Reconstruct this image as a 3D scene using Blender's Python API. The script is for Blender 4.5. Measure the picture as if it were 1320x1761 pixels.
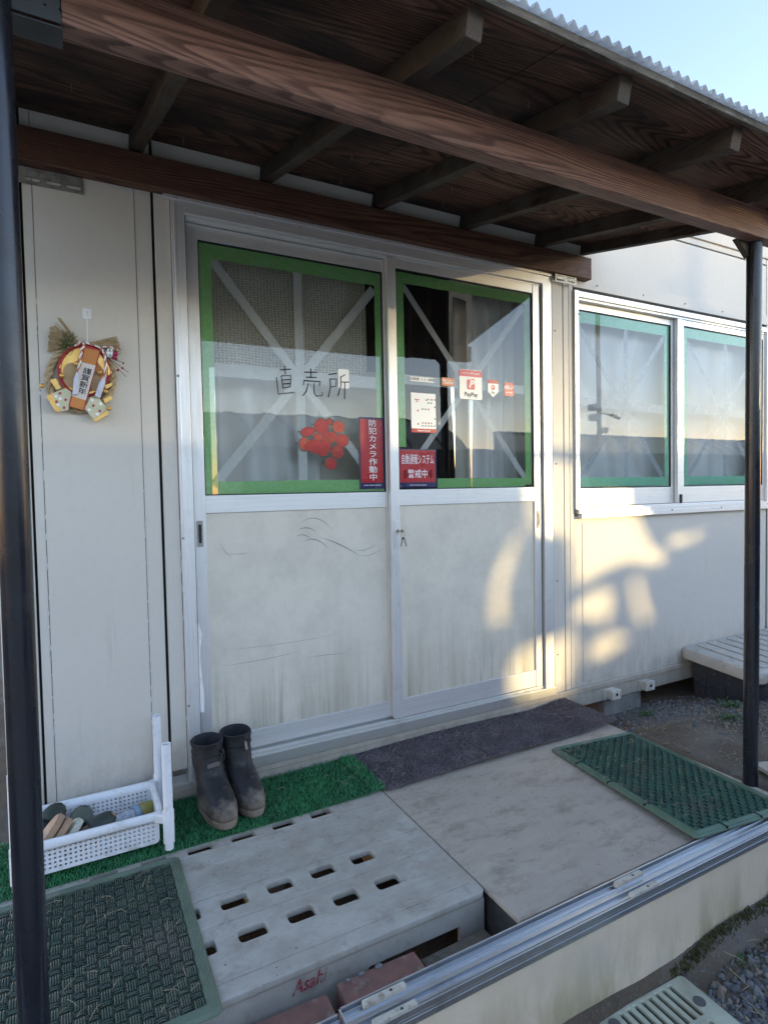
import bpy, bmesh, math, random
from mathutils import Vector, Matrix, noise
random.seed(7)
R = math.radians
D = bpy.data
SC = bpy.context.scene
COL = SC.collection
for o in list(D.objects): D.objects.remove(o)

# ------------------------------------------------------------ camera, sky, sun
YAW, PITCH, ROLL, FPX = R(27.8629), R(-2.11524), R(-1.11877), 1001.6
cy, sy, cp, sp = math.cos(YAW), math.sin(YAW), math.cos(PITCH), math.sin(PITCH)
fw = Vector((sy*cp, cy*cp, sp)); rt = Vector((cy, -sy, 0)); up = rt.cross(fw)
r2 = rt*math.cos(ROLL)+up*math.sin(ROLL); u2 = -rt*math.sin(ROLL)+up*math.cos(ROLL)
cd = D.cameras.new('camera'); cam = D.objects.new('camera', cd); COL.objects.link(cam)
mw = Matrix.Identity(4)
for i, v in enumerate((r2, u2, -fw)):
    for j in range(3): mw[j][i] = v[j]
mw.translation = Vector((0, -2.16, 1.085))
cam.matrix_world = mw
cd.sensor_fit = 'VERTICAL'; cd.sensor_height = 24; cd.lens = FPX/1761*24
cd.clip_start = 0.02; cd.clip_end = 900
SC.camera = cam
SUN_AZ, SUN_EL = 135.0, 3.6       # azimuth clockwise from +Y (the wall faces -Y)
w = D.worlds.new('World'); SC.world = w; w.use_nodes = True
wn = w.node_tree; sky = wn.nodes.new('ShaderNodeTexSky'); sky.sky_type = 'NISHITA'
sky.sun_disc = False; sky.sun_elevation = R(SUN_EL); sky.sun_rotation = R(SUN_AZ)
sky.altitude = 50; sky.air_density = 1.0; sky.dust_density = 0.0; sky.ozone_density = 3.0
tint = wn.nodes.new('ShaderNodeMix'); tint.data_type = 'RGBA'; tint.blend_type = 'MULTIPLY'; tint.inputs[0].default_value = 1
wn.links.new(sky.outputs[0], tint.inputs[6]); tint.inputs[7].default_value = (1.62, .945, .775, 1)
wn.links.new(tint.outputs[2], wn.nodes['Background'].inputs[0]); wn.nodes['Background'].inputs[1].default_value = 0.15
sd = D.lights.new('sun', 'SUN'); sd.energy = .8; sd.angle = R(1.7); sd.color = (1.0, .76, .36)
sun = D.objects.new('sun', sd); COL.objects.link(sun)
sdir = Vector((math.sin(R(SUN_AZ))*math.cos(R(SUN_EL)), math.cos(R(SUN_AZ))*math.cos(R(SUN_EL)), math.sin(R(SUN_EL))))
sun.rotation_euler = sdir.to_track_quat('Z', 'Y').to_euler(); sun.location = (5, -5, 3)
SC.view_settings.view_transform = 'Standard'; SC.view_settings.look = 'None'
SC.view_settings.gamma = 1; SC.view_settings.exposure = 3.6
SC.cycles.max_bounces = 10; SC.cycles.transparent_max_bounces = 16

# ------------------------------------------------------------ helpers
def tag(o, label=None, cat=None, group=None, kind=None):
    if label: o['label'] = label
    if cat: o['category'] = cat
    if group: o['group'] = group
    if kind: o['kind'] = kind
    return o
def thing(name, label, cat, loc=(0, 0, 0), group=None, rot=(0, 0, 0)):
    o = D.objects.new(name, None); COL.objects.link(o); o.location = loc; o.rotation_euler = rot
    o.empty_display_size = .05
    return tag(o, label, cat, group)
def link(name, me, parent=None):
    o = D.objects.new(name, me); COL.objects.link(o)
    if parent is not None: o.parent = parent
    return o
class MB:
    def __init__(s): s.v = []; s.f = []; s.m = []; s.k = 0
    def add(s, vs, fs, k=None):
        b = len(s.v); s.v += [tuple(p) for p in vs]
        s.f += [tuple(b+i for i in f) for f in fs]; s.m += [s.k if k is None else k]*len(fs)
        return s
    def box(s, x0, x1, y0, y1, z0, z1, k=None):
        return s.add([(x0,y0,z0),(x1,y0,z0),(x1,y1,z0),(x0,y1,z0),(x0,y0,z1),(x1,y0,z1),(x1,y1,z1),(x0,y1,z1)],
            [(0,3,2,1),(4,5,6,7),(0,1,5,4),(1,2,6,5),(2,3,7,6),(3,0,4,7)], k)
    def bar(s, p, q, w, h, upv=(0,0,1), k=None):
        p, q = Vector(p), Vector(q); d = (q-p).normalized(); sx = d.cross(Vector(upv)).normalized(); uz = sx.cross(d)
        vs = [e+sx*a*w/2+uz*b*h/2 for e in (p, q) for a, b in ((-1,-1),(1,-1),(1,1),(-1,1))]
        return s.add(vs, [(0,1,2,3),(7,6,5,4),(0,4,5,1),(1,5,6,2),(2,6,7,3),(3,7,4,0)], k)
    def tube(s, pts, r, n=8, k=None, cap=True, flat=1.0):
        pts = [Vector(p) for p in pts]; rs = r if isinstance(r, (list, tuple)) else [r]*len(pts)
        vs = []; fs = []; ref = None
        for i, p in enumerate(pts):
            d = (pts[min(i+1, len(pts)-1)]-pts[max(i-1, 0)]).normalized()
            if ref is None: ref = Vector((0,0,1)) if abs(d.z) < .9 else Vector((1,0,0))
            a = d.cross(ref).normalized(); b = a.cross(d); ref = b
            vs += [p+(a*math.cos(2*math.pi*j/n)+b*math.sin(2*math.pi*j/n)*flat)*rs[i] for j in range(n)]
        for i in range(len(pts)-1):
            fs += [(i*n+j, i*n+(j+1)%n, (i+1)*n+(j+1)%n, (i+1)*n+j) for j in range(n)]
        if cap: fs += [tuple(range(n))[::-1], tuple((len(pts)-1)*n+j for j in range(n))]
        return s.add(vs, fs, k)
    def loft(s, rings, k=None, cap0=True, cap1=True):
        n = len(rings[0]); vs = [p for r in rings for p in r]; fs = []
        for i in range(len(rings)-1):
            fs += [(i*n+j, i*n+(j+1)%n, (i+1)*n+(j+1)%n, (i+1)*n+j) for j in range(n)]
        if cap0: fs.append(tuple(range(n))[::-1])
        if cap1: fs.append(tuple((len(rings)-1)*n+j for j in range(n)))
        return s.add(vs, fs, k)
    def build(s, name, mats, parent=None, smooth=False, bevel=0, seg=2, xf=None, auto=None):
        me = D.meshes.new(name); me.from_pydata(s.v, [], s.f)
        for m in (mats if isinstance(mats, (list, tuple)) else [mats]): me.materials.append(m)
        if any(s.m): me.polygons.foreach_set('material_index', s.m)
        if xf is not None: me.transform(xf)
        if smooth: me.polygons.foreach_set('use_smooth', [True]*len(me.polygons))
        me.update(); o = link(name, me, parent)
        if bevel:
            b = o.modifiers.new('bevel', 'BEVEL'); b.width = bevel; b.segments = seg; b.limit_method = 'ANGLE'; b.angle_limit = R(40)
        if auto:
            e = o.modifiers.new('split', 'EDGE_SPLIT'); e.split_angle = R(auto)
        return o
def rrect(cx, cy, w, h, r=0, n=4):
    if r <= 0: return [(cx-w/2,cy-h/2),(cx+w/2,cy-h/2),(cx+w/2,cy+h/2),(cx-w/2,cy+h/2)]
    out = []
    for (sx, sy, a0) in ((1,-1,-90),(1,1,0),(-1,1,90),(-1,-1,180)):
        for i in range(n+1):
            a = R(a0+90*i/n); out.append((cx+sx*(w/2-r)+r*math.cos(a), cy+sy*(h/2-r)+r*math.sin(a)))
    return out
def ell(cx, cy, a, b, n=20, rot=0):
    return [(cx+a*math.cos(t)*math.cos(rot)-b*math.sin(t)*math.sin(rot), cy+a*math.cos(t)*math.sin(rot)+b*math.sin(t)*math.cos(rot)) for t in [2*math.pi*i/n for i in range(n)]]
WALLM = Matrix(((1,0,0,0),(0,0,-1,0),(0,1,0,0),(0,0,0,1)))   # local xy -> world xz, thickness towards -Y
def plate_mesh(name, loops, thick, mat, bevel=0.0):
    c = D.curves.new(name, 'CURVE'); c.dimensions = '2D'; c.fill_mode = 'BOTH'; c.extrude = max(thick/2-bevel, 0); c.bevel_depth = bevel; c.bevel_resolution = 1
    if bevel: c.offset = -bevel
    for lp in loops:
        sp_ = c.splines.new('POLY'); sp_.points.add(len(lp)-1); sp_.use_cyclic_u = True
        for i, (x, y) in enumerate(lp): sp_.points[i].co = (x, y, 0, 1)
    o = D.objects.new(name, c); COL.objects.link(o); bpy.context.view_layer.update()
    me = D.meshes.new_from_object(o.evaluated_get(bpy.context.evaluated_depsgraph_get())); me.name = name
    D.objects.remove(o); D.curves.remove(c)
    me.materials.clear(); me.materials.append(mat)
    me.transform(Matrix.Translation((0, 0, thick/2)))
    return me
def plate(name, loops, thick, mat, parent=None, xf=WALLM, at=(0,0,0), bevel=0.0):
    me = plate_mesh(name, loops, thick, mat, bevel); me.transform(xf); me.transform(Matrix.Translation(at))
    return link(name, me, parent)
def text(name, body, x, z, y, size, mat, parent=None, fat=0.0, sx=1.0, sy=1.0, align='CENTER', shear=0, xf=WALLM, thick=.0006, space=1.0, rot=0, line=1.0):
    c = D.curves.new(name, 'FONT'); c.body = body; c.size = size; c.offset = fat; c.extrude = thick/2; c.shear = shear
    c.align_x = align; c.align_y = 'CENTER'; c.space_character = space; c.space_line = line; c.resolution_u = 3
    o = D.objects.new(name, c); COL.objects.link(o); bpy.context.view_layer.update()
    me = D.meshes.new_from_object(o.evaluated_get(bpy.context.evaluated_depsgraph_get())); me.name = name
    D.objects.remove(o); D.curves.remove(c)
    me.materials.clear(); me.materials.append(mat)
    me.transform(Matrix.Rotation(rot, 4, 'Z') @ Matrix.Diagonal((sx, sy, 1, 1))); me.transform(xf); me.transform(Matrix.Translation((x, y, z)))
    return link(name, me, parent)

# ------------------------------------------------------------ materials
class NT:
    def __init__(s, name):
        s.m = D.materials.new(name); s.m.use_nodes = True; s.t = s.m.node_tree; s.n = s.t.nodes; s.b = s.n['Principled BSDF']
        s.co = s.n.new('ShaderNodeTexCoord').outputs['Object']
    def new(s, t, **kw):
        nd = s.n.new(t)
        for k, v in kw.items(): setattr(nd, k, v)
        return nd
    def link(s, a, b): s.t.links.new(a, b)
    def mapp(s, scale=(1,1,1), loc=(0,0,0), rot=(0,0,0)):
        m = s.new('ShaderNodeMapping'); m.inputs['Scale'].default_value = scale; m.inputs['Location'].default_value = loc; m.inputs['Rotation'].default_value = rot
        s.link(s.co, m.inputs[0]); return m.outputs[0]
    def noise(s, scale, vec=None, detail=4, rough=.55, dist=0):
        n = s.new('ShaderNodeTexNoise'); n.inputs['Scale'].default_value = scale; n.inputs['Detail'].default_value = detail
        n.inputs['Roughness'].default_value = rough; n.inputs['Distortion'].default_value = dist
        s.link(vec if vec is not None else s.co, n.inputs['Vector']); return n.outputs['Fac']
    def rng(s, v, a, b, c=0, d=1, smooth=False):
        n = s.new('ShaderNodeMapRange'); n.inputs[1].default_value = a; n.inputs[2].default_value = b; n.inputs[3].default_value = c; n.inputs[4].default_value = d
        if smooth: n.interpolation_type = 'SMOOTHSTEP'
        s.link(v, n.inputs[0]); return n.outputs[0]
    def math(s, op, a, b=None):
        n = s.new('ShaderNodeMath', operation=op)
        for i, v in enumerate((a, b)):
            if v is None: continue
            if isinstance(v, (int, float)): n.inputs[i].default_value = v
            else: s.link(v, n.inputs[i])
        return n.outputs[0]
    def mix(s, f, a, b):
        n = s.new('ShaderNodeMix', data_type='RGBA')
        if isinstance(f, (int, float)): n.inputs[0].default_value = f
        else: s.link(f, n.inputs[0])
        for i, v in ((6, a), (7, b)):
            if isinstance(v, tuple): n.inputs[i].default_value = (*v, 1)
            else: s.link(v, n.inputs[i])
        return n.outputs[2]
    def xyz(s):
        n = s.new('ShaderNodeSeparateXYZ'); s.link(s.co, n.inputs[0]); return n.outputs
    def bump(s, h, strength=.3, dist=.002, prev=None):
        n = s.new('ShaderNodeBump'); n.inputs['Strength'].default_value = strength; n.inputs['Distance'].default_value = dist
        s.link(h, n.inputs['Height'])
        if prev: s.link(prev, n.inputs['Normal'])
        return n.outputs[0]
    def fin(s, col=None, rough=.5, metal=0, normal=None, spec=.5, **kw):
        b = s.b
        if col is not None:
            if isinstance(col, tuple): b.inputs['Base Color'].default_value = (*col, 1)
            else: s.link(col, b.inputs['Base Color'])
        for nm, v in (('Roughness', rough), ('Metallic', metal), ('Specular IOR Level', spec), *kw.items()):
            if isinstance(v, (int, float)): b.inputs[nm].default_value = v
            elif isinstance(v, tuple): b.inputs[nm].default_value = v
            else: s.link(v, b.inputs[nm])
        if normal is not None: s.link(normal, b.inputs['Normal'])
        return s.m
def simple(name, c1, c2=None, scale=6, rough=.5, metal=0, bump=0, bscale=80, stretch=(1,1,1), lo=.35, hi=.65, spec=.5, c3=None, s3=30, bd=.001, **kw):
    t = NT(name); v = t.mapp(stretch)
    if c2 is None: c2 = tuple(x*.82 for x in c1)
    col = t.mix(t.rng(t.noise(scale, v, 6), lo, hi), c1, c2)
    if c3 is not None: col = t.mix(t.rng(t.noise(s3, v, 5, .7), .55, .7), col, c3)
    nrm = t.bump(t.noise(bscale, v, 5), bump, bd) if bump else None
    rr = t.rng(t.noise(scale*2.3, v, 4), .3, .7, max(rough-.07, .02), min(rough+.09, 1))
    return t.fin(col, rr, metal, nrm, spec, **kw)

def mat_wall(name, base, dirt=0.0, zmin=0.0, ztop=.5, cloudy=0):
    t = NT(name); X, Y, Z = t.xyz()
    n1 = t.noise(1.3, None, 5); n2 = t.noise(35, None, 4)
    col = t.mix(t.rng(n1, .3, .7), base, tuple(x*.93 for x in base))
    col = t.mix(t.rng(n2, .5, .8, 0, .25), col, tuple(x*.8 for x in base))
    sc = t.noise(9, t.mapp((1, 1, .06)), 6, .65)
    zz = t.rng(Z, zmin, ztop, 1, 0)
    if dirt:
        f = t.math('MULTIPLY', t.rng(sc, .42, .68), t.math('POWER', zz, 1.6))
        col = t.mix(t.math('MULTIPLY', f, dirt), col, (.16, .15, .085))
    sm = t.rng(t.noise(3, t.mapp((.35, 1, 1.4), (4, 0, 2)), 8, .7, 1.5), .6, .75, 0, .25)
    col = t.mix(sm, col, tuple(x*.72 for x in base))
    if cloudy:
        col = t.mix(t.rng(t.noise(5, t.mapp((1,1,1),(1,0,4)), 8, .72), .42, .68, 0, .6), col, tuple(x*.70 for x in base))
        col = t.mix(t.rng(t.noise(55, t.mapp((1,1,1),(1,0,4)), 5, .8), .6, .72, 0, .35), col, (.17,.16,.12))
        st_ = t.rng(t.noise(34, t.mapp((1, 1, .045),(2,0,0)), 5, .7), .52, .64); st_ = t.math('MULTIPLY', st_, t.math('POWER', t.rng(Z, .17, .50, 1, 0), 1.3))
        col = t.mix(t.math('MULTIPLY', st_, .5), col, (.15,.15,.08))
    else:
        col = t.mix(t.rng(t.noise(160, None, 2, .9), .70, .76, 0, .35), col, (.2,.16,.12))
        sp2 = t.math('MULTIPLY', t.rng(t.noise(16, t.mapp((1,1,.5)), 8, .75), .40, .66), t.math('POWER', t.rng(Z, .02, .42, 1, 0), 1.8)); col = t.mix(t.math('MULTIPLY', sp2, .6), col, (.24,.21,.16))
        rs = t.rng(t.noise(26, t.mapp((1,1,.04),(7,0,0)), 4, .7), .62, .72, 0, .28); col = t.mix(rs, col, (.30,.26,.20))
    nrm = t.bump(t.noise(1.1, None, 2), .35, .03)
    return t.fin(col, t.rng(n2, .2, .8, .40, .52), 0, nrm, .4)

def mat_alu(name, c=(.84,.82,.79), rough=.40, metal=.55, vert=True, dirty=.25):
    t = NT(name); v = t.mapp((60, 60, 1.5) if vert else (1.5, 60, 60))
    b = t.noise(3, v, 5, .6); n = t.noise(7, None, 6, .7)
    col = t.mix(t.rng(b, .3, .7), c, tuple(x*.86 for x in c))
    col = t.mix(t.rng(n, .55, .8, 0, dirty), col, (.25, .23, .19))
    return t.fin(col, t.rng(b, .3, .7, rough-.05, rough+.1), metal, t.bump(b, .08, .0005))

def mat_grain(name, light, dark, k=9, st=(.9, 6, 6), black=0.0, rough=.6, gap=.45, loc=(0,0,0), grey=None):
    """flat sawn softwood: the rings are level curves of a smooth stretched noise"""
    t = NT(name); v = t.mapp(st, loc)
    h = t.noise(1.0, v, 1.5, .35, .15)
    fine = t.noise(1.0, t.mapp((2.5, 220, 220)), 3)
    s_ = t.math('ADD', t.math('MULTIPLY', h, k), t.math('MULTIPLY', fine, .25))
    fr = t.math('FRACT', s_)
    ring = t.math('POWER', fr, 2.2)
    ring = t.math('MULTIPLY', ring, t.rng(fr, .86, 1.0, 1, 0))
    col = t.mix(t.rng(ring, .08, gap), light, dark)
    col = t.mix(t.rng(t.noise(2.2, t.mapp((1, 3, 3)), 4), .35, .7, 0, .55), col, tuple(x*.6 for x in light))
    col = t.mix(t.rng(fine, .42, .62, 0, .5), col, dark)
    col = t.mix(t.rng(t.noise(1.0, t.mapp((5, 60, 60), (3,3,3)), 5, .7), .52, .66, 0, .35), col, tuple(min(x*1.5, .5) for x in light))
    if grey: col = t.mix(t.rng(t.noise(3.0, t.mapp((.6, 2, 2), (3,1,0)), 5), .4, .6), col, grey)
    if black: col = t.mix(t.rng(t.noise(1.7, t.mapp((.7, 1.8, 1.8), (2, 5, 1)), 6, .65), .4, .62, 0, black), col, (.008, .006, .006))
    return t.fin(col, rough, 0, t.bump(ring, .35, .001), .35)

PAINT = mat_wall('painted_panel', (.66, .61, .53))
PAINT2 = mat_wall('painted_panel_low', (.66, .61, .53), .35, 0, .3)
KICK = mat_wall('kick_panel', (.76, .69, .57), .7, .15, .66, 1)
ALU = mat_alu('aluminium_upright'); ALUH = mat_alu('aluminium_rail', vert=False)
ALUW = mat_alu('aluminium_track', (.62,.64,.66), .3, .9, False, .55)
BLACK = simple('black_rubber', (.012,.012,.013), rough=.6)
GAPM = simple('dark_gap', (.006,.006,.006), rough=.9)
POST = simple('post_paint', (.012,.014,.02), (.009,.010,.014), rough=.24, bump=.04, bscale=9, bd=.0008)
BEAM = mat_grain('beam_wood', (.31,.16,.112), (.075,.03,.022), 60, (.42, 5.0, 5.0), rough=.5)
LEDGER = mat_grain('ledger_wood', (.18,.085,.05), (.06,.022,.014), 62, (.35, 6, 6), .35, .6, loc=(3,1,5))
RAFT = mat_grain('rafter_wood', (.105,.065,.045), (.035,.021,.015), 40, (7, .8, 7), .45, .75, grey=(.09,.072,.052), loc=(1,2,2))
PLY = mat_grain('soffit_plywood', (.24,.115,.07), (.03,.013,.009), 75, (.38, 3.0, 3.0), .9, .8, loc=(0,3,0))
EDGEW = simple('weathered_edge', (.16,.13,.095), (.05,.04,.03), 9, .9, stretch=(1,6,6), bump=.5, c3=(.32,.29,.23), s3=14)
ROOFS = simple('corrugated_sheet', (.80,.81,.82), (.68,.69,.7), 5, .25, 0, c3=(.3,.27,.22), s3=4)
def translucent(m, c, f):
    t = m.node_tree; b = t.nodes['Principled BSDF']; mx = t.nodes.new('ShaderNodeMixShader'); tl = t.nodes.new('ShaderNodeBsdfTranslucent'); tl.inputs[0].default_value = (*c, 1)
    mx.inputs[0].default_value = f; t.links.new(b.outputs[0], mx.inputs[1]); t.links.new(tl.outputs[0], mx.inputs[2]); t.links.new(mx.outputs[0], t.nodes['Material Output'].inputs[0])
translucent(ROOFS, (.8,.8,.8), .5)
STEEL = simple('galvanised', (.42,.41,.38), (.30,.27,.22), 25, .45, .6, c3=(.2,.12,.06), s3=30)
DSTEEL = simple('dark_steel', (.045,.05,.055), rough=.5, metal=.3)
WHITEP = simple('white_plastic', (.80,.80,.80), (.72,.72,.72), 4, .35, c3=(.55,.52,.46), s3=18)
PALLET = NT('grey_pallet_plastic')
_t = PALLET; _c = _t.mix(_t.rng(_t.noise(4, None, 5), .35, .65), (.43,.405,.35), (.36,.34,.295))
_c = _t.mix(_t.rng(_t.noise(6, _t.mapp((1,1.6,1)), 8, .72), .40, .70, 0, .75), _c, (.25,.205,.16))
_c = _t.mix(_t.rng(_t.noise(13, _t.mapp((1,1,1),(4,4,0)), 9, .78), .53, .66, 0, .55), _c, (.18,.145,.11))
_c = _t.mix(_t.rng(_t.noise(60, None, 4, .7), .55, .75, 0, .35), _c, (.36,.33,.29))
PALLET = _t.fin(_c, .6, 0, _t.bump(_t.noise(70, None, 5), .25, .001))
t_ = NT('weathered_board'); v_ = t_.mapp((2.2, 9, 9))
_c = t_.mix(t_.rng(t_.noise(2.5, v_, 8, .7), .3, .7), (.43,.365,.295), (.36,.305,.245))
_c = t_.mix(t_.rng(t_.noise(3, None, 6, .6), .4, .7, 0, .5), _c, (.32,.275,.225))
_c = t_.mix(t_.rng(t_.noise(9, t_.mapp((.8,1.6,1),(2,2,0)), 9, .78), .5, .66, 0, .7), _c, (.20,.165,.13))
_c = t_.mix(t_.rng(t_.noise(45, None, 6, .75), .62, .72, 0, .8), _c, (.09,.07,.055))
BOARD = t_.fin(_c, .85, 0, t_.bump(t_.noise(5, v_, 8, .75), .5, .002), .25)
SIDEW = simple('board_side', (.07,.065,.06), (.03,.028,.026), 12, .9)
TURFM = NT('turf_plastic'); _t = TURFM
TURFM = _t.fin(_t.mix(_t.rng(_t.noise(5, None, 6), .3, .7), (.04,.25,.085), (.03,.15,.06)), .5, 0)
TURFB = simple('turf_backing', (.008,.04,.018), rough=.9)
BROWNM = simple('brown_mat_bristle', (.20,.165,.175), (.13,.105,.115), 9, .75, c3=(.22,.19,.17), s3=8)
BROWNB = simple('brown_mat_backing', (.05,.04,.042), rough=.9)
t_ = NT('green_rubber'); _c = t_.mix(t_.rng(t_.noise(9, None, 6), .35, .65), (.058,.085,.055), (.036,.054,.038))
_c = t_.mix(t_.rng(t_.noise(4, t_.mapp((1,1,1),(3,3,0)), 8, .7), .5, .68, 0, .75), _c, (.13,.115,.09))
GRUB = t_.fin(_c, .5, 0, t_.bump(t_.noise(120, None, 3), .2, .0006))
t_ = NT('green_rubber_fine'); _c = t_.mix(t_.rng(t_.noise(9, None, 6), .35, .65), (.03,.105,.068), (.018,.062,.042))
_c = t_.mix(t_.rng(t_.noise(5, t_.mapp((1,1,1),(3,3,0)), 8, .7), .5, .68, 0, .6), _c, (.13,.12,.09))
GRUB2 = t_.fin(_c, .5, 0)
GEDGE = simple('green_rubber_edge', (.125,.165,.11), (.095,.125,.085), 7, .6, bump=.2, c3=(.17,.17,.13), s3=9)
GEDGE2 = simple('green_rubber_edge_right', (.095,.165,.11), (.075,.125,.085), 7, .6, bump=.2, c3=(.17,.17,.13), s3=9)
BRICK = simple('red_brick', (.24,.11,.085), (.16,.085,.066), 20, .9, bump=.5, bscale=120, c3=(.27,.22,.18), s3=16)
BRICK2 = simple('mossy_block', (.15,.12,.085), (.09,.08,.055), 14, .95, bump=.5, bscale=90, c3=(.22,.19,.15), s3=20)
CONC = simple('concrete', (.26,.245,.22), (.18,.17,.155), 16, .9, bump=.4, bscale=130)
t_ = NT('border_sheet'); X, Y, Z = t_.xyz()
_c = t_.mix(t_.rng(t_.noise(3, None, 5), .3, .7), (.72,.62,.47), (.63,.55,.42))
_al = t_.math('MULTIPLY', t_.rng(t_.noise(7, t_.mapp((1.3,1,.35)), 7, .65), .45, .62), t_.rng(Z, -.33, -.05, 1, .1))
_c = t_.mix(t_.math('MULTIPLY', _al, .95), _c, (.21,.20,.06))
_c = t_.mix(t_.rng(t_.noise(130, None, 3, .8), .66, .74, 0, .7), _c, (.12,.10,.07))
_c = t_.mix(t_.rng(t_.noise(2.2, t_.mapp((1,1,1),(7,2,1)), 3), .52, .7, 0, .45), _c, (.34,.36,.36))
BORDER = t_.fin(_c, .5, 0, t_.bump(t_.noise(2.5, None, 3), .3, .01))
t_ = NT('green_grate_plastic'); _c = t_.mix(t_.rng(t_.noise(8, None, 7, .65), .4, .62), (.43,.45,.34), (.31,.29,.21))
_c = t_.mix(t_.rng(t_.noise(22, None, 5), .6, .75, 0, .6), _c, (.12,.11,.08))
GRATE = t_.fin(_c, .5, 0, t_.bump(t_.noise(40, None, 5), .2, .001))
t_ = NT('boot_rubber'); X, Y, Z = t_.xyz()
_c = t_.mix(t_.rng(t_.noise(14, None, 6), .35, .65), (.026,.025,.025), (.014,.014,.016))
_d = t_.math('ADD', t_.rng(Z, 0, .15, .72, -.05), t_.math('MULTIPLY', t_.math('SUBTRACT', t_.noise(13, None, 7, .65), .5), 1.1))
_c = t_.mix(t_.rng(_d, .3, .62, 0, .9), _c, (.26,.21,.16))
_c = t_.mix(t_.rng(t_.noise(24, t_.mapp((1,1,1),(2,0,1)), 6, .7), .56, .7, 0, .5), _c, (.17,.145,.12))
BOOT = t_.fin(_c, .62, 0, t_.bump(t_.noise(35, None, 6), .45, .003), .4)
LINING = simple('boot_lining', (.012,.012,.014), (.03,.03,.034), 30, .9, bump=.6, bscale=40, bd=.004)
SOIL = NT('soil'); t_ = SOIL
_c = t_.mix(t_.rng(t_.noise(4, None, 8, .7), .35, .65), (.15,.115,.08), (.085,.07,.055))
_c = t_.mix(t_.rng(t_.noise(2.2, t_.mapp((1,1,1),(5,1,0)), 5), .5, .62), _c, (.155,.14,.12))
_c = t_.mix(t_.rng(t_.noise(120, None, 4, .8), .55, .7, 0, .7), _c, (.26,.235,.20))
_c = t_.mix(t_.rng(t_.xyz()[1], -1.9, -2.15), _c, (.56,.50,.40))  # pale ground behind the camera, added to bounce light up the facade
SOIL = t_.fin(_c, .95, 0, t_.bump(t_.noise(60, None, 8, .75), .9, .008), .2)
STRAW = simple('dry_straw', (.36,.30,.20), (.20,.16,.10), 30, .8)
LEAF = simple('leaf_green', (.05,.13,.025), (.03,.08,.02), 20, .5)
MOSS = simple('moss', (.07,.075,.02), (.045,.045,.018), 40, .95, bump=.8, bscale=200)
def stone_mat():
    t = NT('gravel_stone'); oi = t.new('ShaderNodeNewGeometry').outputs['Random Per Island']
    col = t.mix(oi, (.07,.078,.088), (.21,.21,.205)); col = t.mix(t.rng(oi, .86, .9), col, (.24,.19,.14))
    col = t.mix(t.rng(t.noise(80, None, 4), .4, .7, 0, .4), col, (.13,.12,.10))
    return t.fin(col, .8, 0)
STONE = stone_mat()
def mat_tape(name, c, alpha, c2=None):
    t = NT(name); n = t.noise(40, t.mapp((1,1,1.0)), 6, .75, 1.0)
    col = t.mix(t.rng(n, .45, .62), c, c2 or tuple(x*1.12 for x in c))
    b = t.fin(col, .55, 0, None, .3)
    m = t.new('ShaderNodeMixShader'); tr = t.new('ShaderNodeBsdfTransparent'); m.inputs[0].default_value = alpha
    t.link(tr.outputs[0], m.inputs[1]); t.link(t.b.outputs[0], m.inputs[2]); t.link(m.outputs[0], t.n['Material Output'].inputs[0])
    return b
GTAPE = mat_tape('green_tape', (.33,.66,.24), .88, (.42,.72,.33))
TTAPE = mat_tape('teal_tape', (.34,.76,.50), .90, (.48,.82,.64))
CTAPE = mat_tape('clear_tape', (.74,.74,.71), .74, (.82,.82,.80))
PTAPE = mat_tape('pale_tape', (.50,.53,.56), .7, (.70,.72,.75))
t_ = NT('window_glass'); g = t_.new('ShaderNodeBsdfGlossy'); g.inputs['Roughness'].default_value = 0.0
tr = t_.new('ShaderNodeBsdfTransparent'); tr.inputs[0].default_value = (.93,.95,.94,1); mx = t_.new('ShaderNodeMixShader')
fr = t_.new('ShaderNodeFresnel'); fr.inputs[0].default_value = 1.52
t_.link(t_.math('MINIMUM', t_.math('MULTIPLY', fr.outputs[0], 1.5), .9), mx.inputs[0])
t_.link(t_.bump(t_.noise(1.6, None, 1), .12, .006), g.inputs['Normal'])
t_.link(tr.outputs[0], mx.inputs[1]); t_.link(g.outputs[0], mx.inputs[2]); t_.link(mx.outputs[0], t_.n['Material Output'].inputs[0]); GLASS = t_.m
def mat_sheet(name, c, alpha=.9):
    t = NT(name); t.fin(t.mix(t.rng(t.noise(3, None, 4), .3, .7), c, tuple(x*.85 for x in c)), .4, 0, None, .4)
    return t.m
CURT = mat_sheet('white_curtain', (.90,.90,.90)); CURT2 = mat_sheet('pale_sheet', (.70,.67,.60)); translucent(CURT, (.85,.85,.86), .12); translucent(CURT2, (.8,.76,.68), .1); ROOMW = simple('room_wall', (.55,.52,.46), rough=.8)
t_ = NT('bubble_foil'); b_ = t_.new('ShaderNodeTexVoronoi'); b_.inputs['Scale'].default_value = 100; b_.inputs['Randomness'].default_value = .25
t_.link(t_.mapp((.7,.01,1)), b_.inputs['Vector'])
FOIL = t_.fin(t_.mix(t_.rng(b_.outputs['Distance'], .1, .6), (.82,.77,.66), (.50,.46,.38)), .35, .25, t_.bump(b_.outputs['Distance'], .9, .006))
DARKIN = simple('dark_interior', (.012,.012,.014), rough=.9)
RED = simple('sign_red', (.46,.016,.022), (.42,.016,.02), rough=.3); NAVY = simple('sign_navy', (.03,.025,.10), rough=.3)
WHT = simple('print_white', (.88,.88,.87), (.86,.86,.85), rough=.35); INK = simple('ink_black', (.02,.018,.03), rough=.5)
PINK = simple('print_pink_red', (.70,.09,.13), rough=.3); ORG = simple('print_orange', (.68,.22,.09), rough=.35); GREYT = simple('print_grey', (.25,.25,.27), rough=.4)
BLUEP = simple('print_blue', (.12,.25,.45), rough=.4); CRIM = simple('print_crimson', (.52,.05,.08), rough=.3)

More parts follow.
